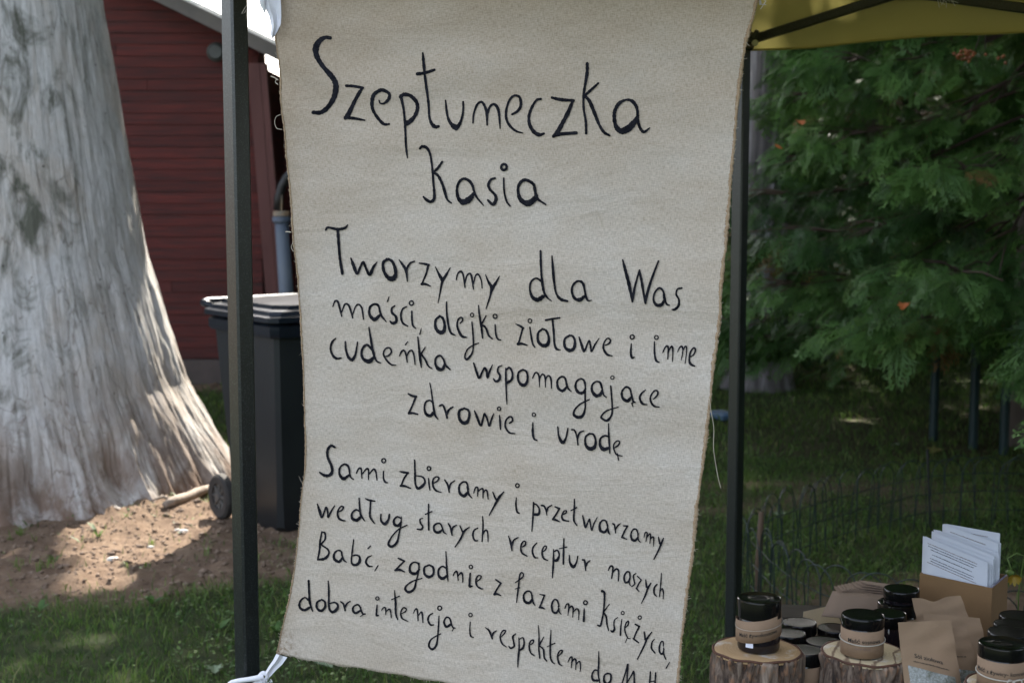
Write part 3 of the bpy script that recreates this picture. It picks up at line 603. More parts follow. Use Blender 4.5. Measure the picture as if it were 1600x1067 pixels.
for i, (px, py) in enumerate([(1458, 690), (1520, 704), (1568, 712)]):
    g = G(px, py); mb = MB(); mb.tube([(g.x, g.y, 0), (g.x, g.y, .62)], .028, 12); mb.lathe([(.03, .6), (.032, .63), (.02, .645)], (g.x, g.y, 0), 12)
    tag(mb.build('garden_post', pm("teal_post%d" % i, (.004, .022, .025), (.006, .028, .03), 8, .5), base=tuple(g), auto=40), ['leftmost of three dark teal posts under the conifer', 'middle one of three dark teal posts under the conifer', 'rightmost of three dark teal posts under the conifer'][i], 'post', 'teal garden posts')

# ================================================================== BORDER FENCE
m_wire = pm("green_wire", (.004, .014, .013), (.006, .02, .018), 20, .5)
def catm(P, n=8):
    P = [np.array(p, float) for p in P]; P = [2 * P[0] - P[1]] + P + [2 * P[-1] - P[-2]]; out = []
    for i in range(1, len(P) - 2):
        for k in range(n):
            t_ = k / n; a, b_, c_, d = P[i - 1], P[i], P[i + 1], P[i + 2]
            out.append(.5 * (2 * b_ + (c_ - a) * t_ + (2 * a - 5 * b_ + 4 * c_ - d) * t_ ** 2 + (3 * b_ - a - 3 * c_ + d) * t_ ** 3))
    out.append(P[-2]); return out
arch_me = None
def wire_fence(label, pxs, seed):
    global arch_me
    path = np.array([p[:2] for p in catm([tuple(G(*p)) for p in pxs], 16)]); d = np.r_[0, np.cumsum(np.linalg.norm(np.diff(path, axis=0), axis=1))]; L = d[-1]
    at = lambda s: np.array([np.interp(s, d, path[:, 0]), np.interp(s, d, path[:, 1])])
    o0 = at(0); fe = thing('wire_fence', label, 'fence', (o0[0], o0[1], 0), 'low arched wire edging round the bed')
    rr_ = random.Random(seed); s = .0
    if arch_me is None:
        mb = MB(); w_ = .075; pts = [(-w_, 0, -.03), (-w_, 0, .24)] + [(-w_ * math.cos(a), 0, .26 + .075 * math.sin(a)) for a in np.linspace(0, math.pi, 11)] + [(w_, 0, .24), (w_, 0, -.03)]
        mb.tube(pts, .0021, 5); ob = mb.build('arch', m_wire); arch_me = ob.data; bpy.data.objects.remove(ob)
    while s < L:
        p = at(s); q = at(min(s + .02, L + 0)); p0_ = at(max(0, s - .02)); o = bpy.data.objects.new('arch', arch_me); col.objects.link(o); o.parent = fe
        o.location = (p[0] - o0[0], p[1] - o0[1], rr_.uniform(-.02, .005)); o.rotation_euler = (rr_.uniform(-.1, .1), rr_.uniform(-.09, .09), math.atan2(*(q - p0_)[::-1])); s += .078
    for zh in (.07, .155, .235):
        mb = MB(); mb.tube([(*at(s_), zh + .012 * math.sin(s_ * 4 + seed) + rr_.uniform(-.003, .003)) for s_ in np.arange(0, L, .05)], .0021, 5, False); mb.build('rail', m_wire, fe)
wire_fence('arched dark green wire edging along the far side of the bed', [(1166, 930), (1230, 893), (1300, 860), (1380, 838), (1460, 826), (1600, 822), (1700, 826)], 1)
wire_fence('arched dark green wire edging curving in front of the bed', [(1172, 948), (1215, 990), (1290, 1035), (1390, 1062), (1520, 1080), (1640, 1090)], 2)
m_stakew = pm("raw_stake", (.11, .07, .045), (.06, .04, .025), 12, .9, .5, 40, stretch=(1, 1, .2))
g = G(1184, 948); tp = W(1190, 800, g.y); mb = MB(); mb.tube([tuple(g), tuple(g.lerp(tp, .5) + Vector((-.004, 0, 0))), tuple(tp)], [.012, .012, .010], 7); tag(mb.build('stake', m_stakew, base=tuple(g), smooth=True), 'rough wooden stake at the corner of the wire edging', 'stake')
g = G(1454, 826); tp = W(1449, 702, g.y); mb = MB(); mb.tube([tuple(g), tuple(tp)], .006, 6); tag(mb.build('rod', m_black, base=tuple(g)), 'thin dark iron rod rising above the far wire edging', 'rod')

# ================================================================== TENT
A0 = W(374, 400, 2.70); AP = np.array([A0.x, A0.y]); B0 = W(1153, 500, 4.2); BP = np.array([B0.x, B0.y]); AB = BP - AP; AD = np.array([AB[1], -AB[0]]); CP = BP + AD; DP = AP + AD
tent = thing('canopy_tent', 'folding market tent with black hammered frame and yellow cloth', 'tent', (AP[0], AP[1], 0))
m_frame, t, b = newmat("black_hammered_metal")
vt = N(t, "ShaderNodeTexVoronoi", i_Scale=300.0); tcx = t.nodes.new("ShaderNodeTexCoord"); t.links.new(tcx.outputs['Object'], vt.inputs['Vector'])
t.links.new(mixc(t, ramp(t, noise(t, 430, 2, .6), [(.55, (0, 0, 0)), (.66, (1, 1, 1))]), (.006, .0075, .010), (.05, .062, .060)), b.inputs['Base Color'])
b.inputs['Roughness'].default_value = .30; b.inputs['Specular IOR Level'].default_value = .75; bump(t, b, vt.outputs['Distance'], .16, .0006)
m_plast = pm("black_joint_plastic", (.012, .012, .013), (.02, .02, .022), 20, .45)
angAB = math.atan2(AB[1], AB[0]); rt = Matrix.Rotation(angAB + R(-7), 3, 'Z')
for P_ in (AP, BP, CP, DP):
    mb = MB(); mb.box((P_[0], P_[1], 1.06), (.0375, .0375, 2.1), rt, .004); leg = mb.build('leg', m_frame, tent, auto=30)
    mb = MB(); mb.box((P_[0], P_[1], .006), (.11, .11, .01), rt, .002); mb.build('foot_plate', m_frame, leg)
    mb = MB(); mb.box((P_[0], P_[1], 2.13), (.055, .055, .07), rt, .006); mb.box((P_[0], P_[1], 1.955), (.052, .052, .055), rt, .006); mb.build('joint', m_plast, leg, auto=30)
def bar(p, q, w_=.026, h_=.016, name='truss_bar'):
    p = Vector(p); q = Vector(q); d = q - p; rot = d.to_track_quat('X', 'Z').to_matrix(); mb = MB(); mb.box((p + q) / 2, (d.length, h_, w_), rot, .003); mb.build(name, m_frame, tent, auto=30)
m_bolt = pm("steel_bolt", (.5, .48, .4), (.4, .38, .33), 20, .35, metal=.8)
for P_, Q_ in ((AP, BP), (BP, CP), (CP, DP), (DP, AP)):
    v = (Q_ - P_) / np.linalg.norm(Q_ - P_); L = np.linalg.norm(Q_ - P_); n_ = np.array([v[1], -v[0]])
    for h in (0, 1):
        a = P_ + v * (.03 + h * (L / 2 - .03)); e = P_ + v * (L / 2 if h == 0 else L - .03)
        z0, z1 = 1.955, 2.15
        if h: z0, z1 = z0, z1
        o1 = n_ * .009; o2 = -n_ * .009
        bar((*(a + o1), z0), (*(e + o1), z1)); bar((*(a + o2), z1), (*(e + o2), z0))
        mb = MB(); m_ = (a + e) / 2; mb.tube([(*(m_ + n_ * .02), 2.052), (*(m_ - n_ * .02), 2.052)], .007, 10); mb.build('bolt', m_bolt, tent)
    mb = MB(); mb.box((*(P_ + v * L / 2), 1.955), (.03, .045, .045), Matrix.Rotation(math.atan2(v[1], v[0]), 3, 'Z'), .005); mb.build('slider', m_plast, tent, auto=30)
    mb = MB(); a = P_ + v * .03; mb.tube([(*(a + n_ * .0), 1.955), (*(a + n_ * .018 + v * 0), 1.955), (*(a - n_ * .024), 1.955)], .006, 10); mb.build('bolt', m_bolt, tent)
# short lug beside the rear joint
lg = W(1175, 62, 4.12); lg2 = W(1184, 48, 4.12); bar(tuple(lg), tuple(lg2), .014, .012, 'lug'); q = W(1179, 68, 4.13); mb = MB(); mb.tube([q, q + Vector((0, -.012, 0))], .009, 12); mb.build('bolt', m_bolt, tent)
m_can, t, b = newmat("yellow_tent_cloth")
cb = ramp(t, noise(t, 2.2, 4, .5), [(.3, (.44, .39, .13)), (.7, (.50, .445, .155))]); t.links.new(cb, b.inputs['Base Color']); b.inputs['Roughness'].default_value = .7
bump(t, b, noise(t, 3.5, 3, .5, (1, 1, 3)), .35, .03)
tr = t.nodes.new("ShaderNodeBsdfTranslucent"); t.links.new(cb, tr.inputs[0]); mx = t.nodes.new("ShaderNodeMixShader"); mx.inputs[0].default_value = .24
t.links.new(b.outputs[0], mx.inputs[1]); t.links.new(tr.outputs[0], mx.inputs[2]); t.links.new(mx.outputs[0], t.nodes['Material Output'].inputs[0])
ctr = (AP + CP) / 2
for P_, Q_ in ((AP, BP), (BP, CP), (CP, DP), (DP, AP)):
    v = (Q_ - P_); L = np.linalg.norm(v); v = v / L; n_ = np.array([-v[1], v[0]]); 
    if np.dot(n_, (P_ + Q_) / 2 - ctr) < 0: n_ = -n_
    S = np.linspace(-.012, 1.012, 61); T = np.linspace(0, 1, 9); V = []
    for s_ in S:
        for t_ in T:
            o_ = .032 + .006 * math.sin(s_ * 23) * t_ + .004 * math.sin(s_ * 51 + 2) * t_; p = P_ + v * L * s_ + n_ * o_
            V.append((p[0], p[1], 2.19 - t_ * (.258 + .004 * math.sin(s_ * 17))))
    ix = np.arange(61 * 9).reshape(61, 9); fast('valance', V, np.stack([ix[:-1, :-1], ix[1:, :-1], ix[1:, 1:], ix[:-1, 1:]], -1).reshape(-1, 4), m_can, tent, smooth=True)
    mb = MB(); e = .035; p, q = P_ - v * e + n_ * .03, Q_ + v * e + n_ * .03; mb.add([(p[0], p[1], 2.192), (q[0], q[1], 2.192), (ctr[0], ctr[1], 2.85)], [(0, 1, 2)]); mb.build('roof_panel', m_can, tent)
    # hem
    mb = MB(); mb.tube([(*(P_ + v * L * s_ + n_ * (.032 + .006 * math.sin(s_ * 23) + .004 * math.sin(s_ * 51 + 2))), 2.19 - .258 - .004 * math.sin(s_ * 17)) for s_ in np.linspace(-.012, 1.012, 61)], .0035, 6); mb.build('hem', m_can, tent)
# frayed white strings hanging from the truss
m_white = pm("white_cotton", (.80, .80, .84), (.70, .70, .76), 40, .85, .3, 120)
def frayed(label, px, py, Y, n, L, seed, spread):
    rr_ = random.Random(seed); mb = MB(); p0 = W(px, py, Y)
    for i in range(n):
        a = p0 + Vector((rr_.uniform(-.006, .006), 0, .07)); e = p0 + Vector((rr_.uniform(*spread), rr_.uniform(-.01, .01), -rr_.uniform(.2, 1) * L)); m_ = (p0 + e) / 2 + Vector((rr_.uniform(-.01, .01), 0, rr_.uniform(-.005, .01)))
        mb.tube([a, p0, m_, e], [.0012, .001, .0009, .0006], 4)
    tag(mb.build('frayed_string', m_white, base=tuple(p0)), label, 'string')
frayed('frayed white strings hanging from the tent truss at top right', 1468, -4, 3.75, 10, .035, 1, (.0, .06))
frayed('short white string end beside the banner top corner', 1187, -4, 2.25, 5, .018, 2, (-.004, .012))
# ================================================================== BANNER
PA = W(432, 1022, 2.66); PB_ = W(1120, 560, 2.27); du = Vector((PB_.x - PA.x, PB_.y - PA.y, 0)).normalized(); nrm = Vector((du.y, -du.x, 0))   # towards camera
O_ = Vector((PA.x, PA.y, 0))
def to_st(px, py):
    r_ = ray(px, py); c_ = Vector((0, 0, CAM_H)); k = (O_ - c_).dot(nrm) / r_.dot(nrm); p = c_ + r_ * k; return ((p - O_).dot(du), p.z)
def disp(s, t_):
    s = np.asarray(s, float); t_ = np.asarray(t_, float)
    return (.005 * np.sin(s * 11 + t_ * 1.5) + .004 * np.sin(s * 5 - t_ * 3.1 + 1) + (fbm(s + 9, t_ + 9, 5, 91, 3) - .5) * .008
            + .0024 * np.sin((t_ + s * .25) * 60 + 3 * np.sin(s * 9)) * np.exp(-((t_ - 1.72) / .12) ** 2) + .0034 * np.sin((t_ - s * .3) * 34 + 2 * np.sin(s * 7 + 1)) * np.exp(-((t_ - 1.25) / .22) ** 2) * sstep(.2, .6, s)
            + .006 * np.exp(-((s - .0) / .05) ** 2 - ((t_ - .8) / .12) ** 2))
def P3(s, t_, off=0.0):
    d_ = disp(s, t_) + off; s = np.asarray(s, float)
    return np.stack([O_.x + du.x * s + nrm.x * d_, O_.y + du.y * s + nrm.y * d_, np.asarray(t_, float) + 0 * s], -1)
LE = [(430, -26), (434, 10), (438, 45), (433, 56), (437, 85), (438, 100), (440, 130), (444, 180), (449, 240), (453, 280), (457, 330), (460, 380), (466, 430), (470, 500), (472, 560), (475, 630), (478, 700), (477, 730), (471, 780), (468, 830), (463, 880), (456, 925), (449, 955), (440, 990), (432, 1022)]
RE = [(1192, -36), (1185, 0), (1176, 30), (1166, 70), (1156, 130), (1150, 200), (1143, 280), (1138, 350), (1131, 420), (1125, 500), (1115, 570), (1111, 625), (1103, 690), (1092, 770), (1084, 850), (1074, 920), (1064, 1000), (1060, 1060), (1056, 1128)]
def edge(E, n):
    st = np.array([to_st(*p) for p in E]); k = np.linspace(0, 1, len(st)); d = np.r_[0, np.cumsum(np.linalg.norm(np.diff(st, axis=0), axis=1))]; d /= d[-1]; q = np.linspace(0, 1, n); return np.interp(q, d, st[:, 0]), np.interp(q, d, st[:, 1])
NU, NV = 150, 230
ls, lt = edge(LE, NV); rs, rt_ = edge(RE, NV); jig = np.random.default_rng(3)
ls = ls + jig.normal(0, .0004, NV); rs = rs + jig.normal(0, .0005, NV)
U = np.linspace(0, 1, NU)[:, None]; S = ls[None] * (1 - U) + rs[None] * U; T = lt[None] * (1 - U) + rt_[None] * U
T[:, -1] += .0012 * np.sin(np.linspace(0, 60, NU)) + jig.normal(0, .0005, NU)
V = P3(S, T).reshape(-1, 3); ix = np.arange(NU * NV).reshape(NU, NV); Fc = np.stack([ix[:-1, :-1], ix[:-1, 1:], ix[1:, 1:], ix[1:, :-1]], -1).reshape(-1, 4)
m_lin, t, b = newmat("linen_cloth")
def uvn(scale, detail, rough, st_, dist=0): return noise(t, scale, detail, rough, st_, 'UV', dist)
big = uvn(4.5, 7, .68, (.7, 1.3, 1)); c1 = ramp(t, big, [(.3, (.53, .45, .365)), (.52, (.59, .522, .448)), (.72, (.625, .575, .52))])
wx = uvn(760, 2, .5, (.16, 1, 1)); wy = uvn(760, 2, .5, (1, .16, 1))
mt = N(t, "ShaderNodeMath", operation='ADD'); t.links.new(wx, mt.inputs[0]); t.links.new(wy, mt.inputs[1])
hf = N(t, "ShaderNodeMath", operation='MULTIPLY'); t.links.new(mt.outputs[0], hf.inputs[0]); hf.inputs[1].default_value = .5
c2_ = mixc(t, 1.0, c1, ramp(t, hf.outputs[0], [(.36, (.77, .745, .705)), (.5, (.99, .98, .97)), (.64, (1.15, 1.15, 1.15))]), 'MULTIPLY')
slub = ramp(t, uvn(110, 4, .7, (.22, 1.8, 1)), [(.60, (1, 1, 1)), (.78, (.84, .80, .75))]); c3_ = mixc(t, 1.0, c2_, slub, 'MULTIPLY')
# tea coloured stain at the lower left corner and a darker, browner top and left
at_ = N(t, "ShaderNodeAttribute", attribute_name='stain'); sn = ramp(t, uvn(55, 5, .7, (1, 1, 1), .8), [(.42, (0, 0, 0)), (.6, (1, 1, 1))])
ms = N(t, "ShaderNodeMath", operation='MULTIPLY'); t.links.new(at_.outputs['Fac'], ms.inputs[0]); t.links.new(sn, ms.inputs[1])
c4_ = mixc(t, ms.outputs[0], c3_, (.22, .135, .07))
ag = N(t, "ShaderNodeAttribute", attribute_name='top_tone'); c5_ = mixc(t, ag.outputs['Fac'], c4_, (.72, .655, .575), 'MULTIPLY')
t.links.new(c5_, b.inputs['Base Color']); b.inputs['Roughness'].default_value = .92; b.inputs['Specular IOR Level'].default_value = .12
ad = N(t, 'ShaderNodeMath', operation='MULTIPLY_ADD'); t.links.new(uvn(11, 4, .55, (.45, 1.5, 1), .8), ad.inputs[0]); ad.inputs[1].default_value = 9.0; t.links.new(hf.outputs[0], ad.inputs[2])
bump(t, b, ad.outputs[0], .45, .0012)
tr = t.nodes.new("ShaderNodeBsdfTranslucent"); t.links.new(c5_, tr.inputs[0]); mx = t.nodes.new("ShaderNodeMixShader"); mx.inputs[0].default_value = .10
t.links.new(b.outputs[0], mx.inputs[1]); t.links.new(tr.outputs[0], mx.inputs[2]); t.links.new(mx.outputs[0], t.nodes['Material Output'].inputs[0])
ban = thing('banner', 'hand lettered linen banner hung from the tent frame', 'banner', (O_.x, O_.y, float(lt[-1])))
cs, ct = to_st(438, 1018); stain = np.exp(-((S - cs) / .035) ** 2 - ((T - ct) / .05) ** 2) * 1.0
top_tone = np.clip(.55 * np.exp(-((S - S.min()) / .16) ** 2) * sstep(1.0, 1.8, T) + .55 * sstep(1.35, 1.88, T) + .25 * np.exp(-((S - ls[None]) / .02) ** 2), 0, .9)  # tone gets darker and browner towards the top and the left edge
cl = fast('cloth', V, Fc, m_lin, ban, smooth=True, attr={'stain': stain.ravel(), 'top_tone': top_tone.ravel()}, uv=np.stack([S.ravel(), T.ravel()], -1))
md = cl.modifiers.new('thickness', 'SOLIDIFY'); md.thickness = .0009; md.offset = 1 if False else -1
# overlocked, frayed edges
m_seam = pm("tan_overlock_thread", (.33, .215, .12), (.45, .34, .23), 260, .9, .5, 400)
def seam(es, et, sgn, wmax, seed, name):
    r_ = np.random.default_rng(seed); n = 900; q = np.linspace(0, 1, n); s0 = np.interp(q, np.linspace(0, 1, NV), es); t0 = np.interp(q, np.linspace(0, 1, NV), et); mb = MB()
    wob = .6 + .7 * vnoise(q * 40, q * 0 + 3, 1, 95 + seed); out = sgn * (.0010 + .0014 * r_.random(n)) * wob; inn = -sgn * wmax * (.6 + .5 * r_.random(n)) * wob; hz = .0012 + .0010 * r_.random(n)
    A = P3(s0 + out, t0 - .0006, .0000); Bm = P3(s0 + (out + inn) / 2, t0, hz); C_ = P3(s0 + inn, t0 + .0005, .0004); D_ = P3(s0 + (out + inn) / 2, t0, -.0022)
    V = np.stack([A, Bm, C_, D_], 1).reshape(-1, 3); o = np.arange(n - 1)[:, None] * 4; F_ = np.concatenate([o + np.array([i, (i + 1) % 4, 4 + (i + 1) % 4, 4 + i]) for i in range(4)])
    return fast(name, V, F_, m_seam, ban)
seam(rs, rt_, 1, .0045, 1, 'stitched_edge'); seam(ls, lt, -1, .0022, 2, 'stitched_edge')
m_thr = pm("linen_thread", (.58, .52, .42), (.48, .42, .33), 100, .9)
r_ = np.random.default_rng(9); mb = MB()
for es, et, sg in ((ls, lt, -1), (rs, rt_, 1)):
    for k in range(170):
        i = r_.integers(0, NV - 1); L = r_.gamma(1.6, .0016); a = P3(es[i], et[i], .0006); p = Vector(a); d = du * sg * L + Vector((0, 0, r_.normal(0, L * .8))); mb.tube([p, p + d * .5 + Vector((0, 0, r_.normal(0, .0006))), p + d], [.00035, .0003, .0002], 3, False)
for k in range(90):
    i = r_.integers(0, NU - 1); p = Vector(P3(S[i, -1], T[i, -1], .0003)); L = r_.gamma(1.5, .0016); mb.tube([p, p + Vector((r_.normal(0, L * .4), 0, -L))], [.00035, .0002], 3, False)
tag(mb.build('frayed_fibres', m_thr, ban), None, None, None, 'stuff')
def pthread(name, pts, rad, mat, Y=None, off=.003, par=ban, n=8):
    q = []
    for p in catm(pts, n):
        s, t_ = to_st(p[0], p[1]); q.append(tuple(P3(s, t_, off)))
    mb = MB(); mb.tube(q, rad, 5); return mb.build(name, mat, par, True)
pthread('loose_thread', [(1110, 622), (1113, 645), (1116, 668), (1115, 700), (1119, 728), (1123, 748), (1127, 762)], .00055, m_thr)
pthread('loose_thread', [(443, 180), (436, 183), (433, 192), (436, 201), (444, 203)], .0006, m_thr)
pthread('loose_thread', [(438, 126), (432, 122), (427, 120)], .0010, m_thr); pthread('loose_thread', [(438, 133), (434, 129), (436, 124)], .0008, m_thr)
pthread('loose_thread', [(458, 363), (452, 362), (450, 363)], .0010, m_thr); pthread('loose_thread', [(461, 378), (458, 386), (461, 393)], .0006, m_thr)
pthread('loose_thread', [(436, 100), (430, 108), (433, 112), (438, 108)], .0008, m_thr)
pthread('loose_thread', [(930, 328), (936, 338), (940, 350), (942, 358)], .00035, m_thr, off=.0012)
pthread('loose_thread', [(1012, 22), (1014, 30), (1013, 40)], .0003, m_thr, off=.0012)
# ---- lettering -----------------------------------------------------------
m_ink, t, b = newmat("black_textile_ink")
t.links.new(mixc(t, ramp(t, noise(t, 620, 2, .6), [(.60, (0, 0, 0)), (.74, (.8, .8, .8))]), ramp(t, noise(t, 60, 4, .6), [(.35, (.006, .0065, .010)), (.7, (.022, .022, .029))]), (.10, .095, .09)), b.inputs['Base Color']); b.inputs['Roughness'].default_value = .95; b.inputs['Specular IOR Level'].default_value = .05
bump(t, b, noise(t, 700, 2), .4, .0006)
zoff = [0]
def letter_word(strokes, ox, oy, wk=1.0):
    VV = []; FF = []; n0 = 0; rr_ = random.Random(len(strokes) * 7 + int(ox + oy))
    for sk in strokes.split(';'):
        sk = sk.strip()
        if not sk: continue
        if sk.startswith('o'):
            cx, cy, rad, w_ = [float(v) for v in sk[1:].split(',')]; pts = [(cx + rad * math.cos(a + .7) * .95, cy + rad * math.sin(a + .7), w_) for a in np.linspace(0, 6.45, 12)]
        else:
            pts = []; lw = 12
            for tok in sk.split():
                v = [float(q) for q in tok.split(',')]; lw = v[2] if len(v) > 2 else lw; pts.append((v[0], v[1], lw))
        c_ = np.array(catm(pts, 7)) if len(pts) > 2 else np.array([np.array(pts[0]) * (1 - k) + np.array(pts[1]) * k for k in np.linspace(0, 1, 7)])
        x = ox + c_[:, 0] / 5; y = oy + c_[:, 1] / 5; w_ = np.maximum(c_[:, 2], 4) / 5 * wk
        tx = np.gradient(x); ty = np.gradient(y); ln = np.hypot(tx, ty) + 1e-9; nx_, ny_ = -ty / ln, tx / ln
        # round caps
        def cap(i, sg):
            out = []
            for k in (.35, .75, 1.0): out.append((x[i] + sg * tx[i] / ln[i] * w_[i] * .5 * k, y[i] + sg * ty[i] / ln[i] * w_[i] * .5 * k, w_[i] * math.sqrt(max(0, 1 - k * k)) + .05, nx_[i], ny_[i]))
            return out
        row = list(reversed(cap(0, -1))) + [(x[i], y[i], w_[i] * (1 + rr_.uniform(-.14, .14)), nx_[i], ny_[i]) for i in range(len(x))] + cap(len(x) - 1, 1)
        zoff[0] = (zoff[0] + 1) % 40; zo = .0007 + .00003 * zoff[0]; pts3 = []
        for (a, b_, ww, nx1, ny1) in row:
            for sg in (-1, 0, 1):
                s, t_ = to_st(a + nx1 * ww * .5 * sg, b_ + ny1 * ww * .5 * sg); pts3.append((s, t_))
        pts3 = np.array(pts3); P_ = P3(pts3[:, 0], pts3[:, 1], zo); VV.append(P_)
        m = len(row)
        for i in range(m - 1):
            for j in (0, 1): FF.append((n0 + i * 3 + j, n0 + i * 3 + j + 1, n0 + (i + 1) * 3 + j + 1, n0 + (i + 1) * 3 + j))
        n0 += m * 3
    return np.concatenate(VV), np.array(FF)
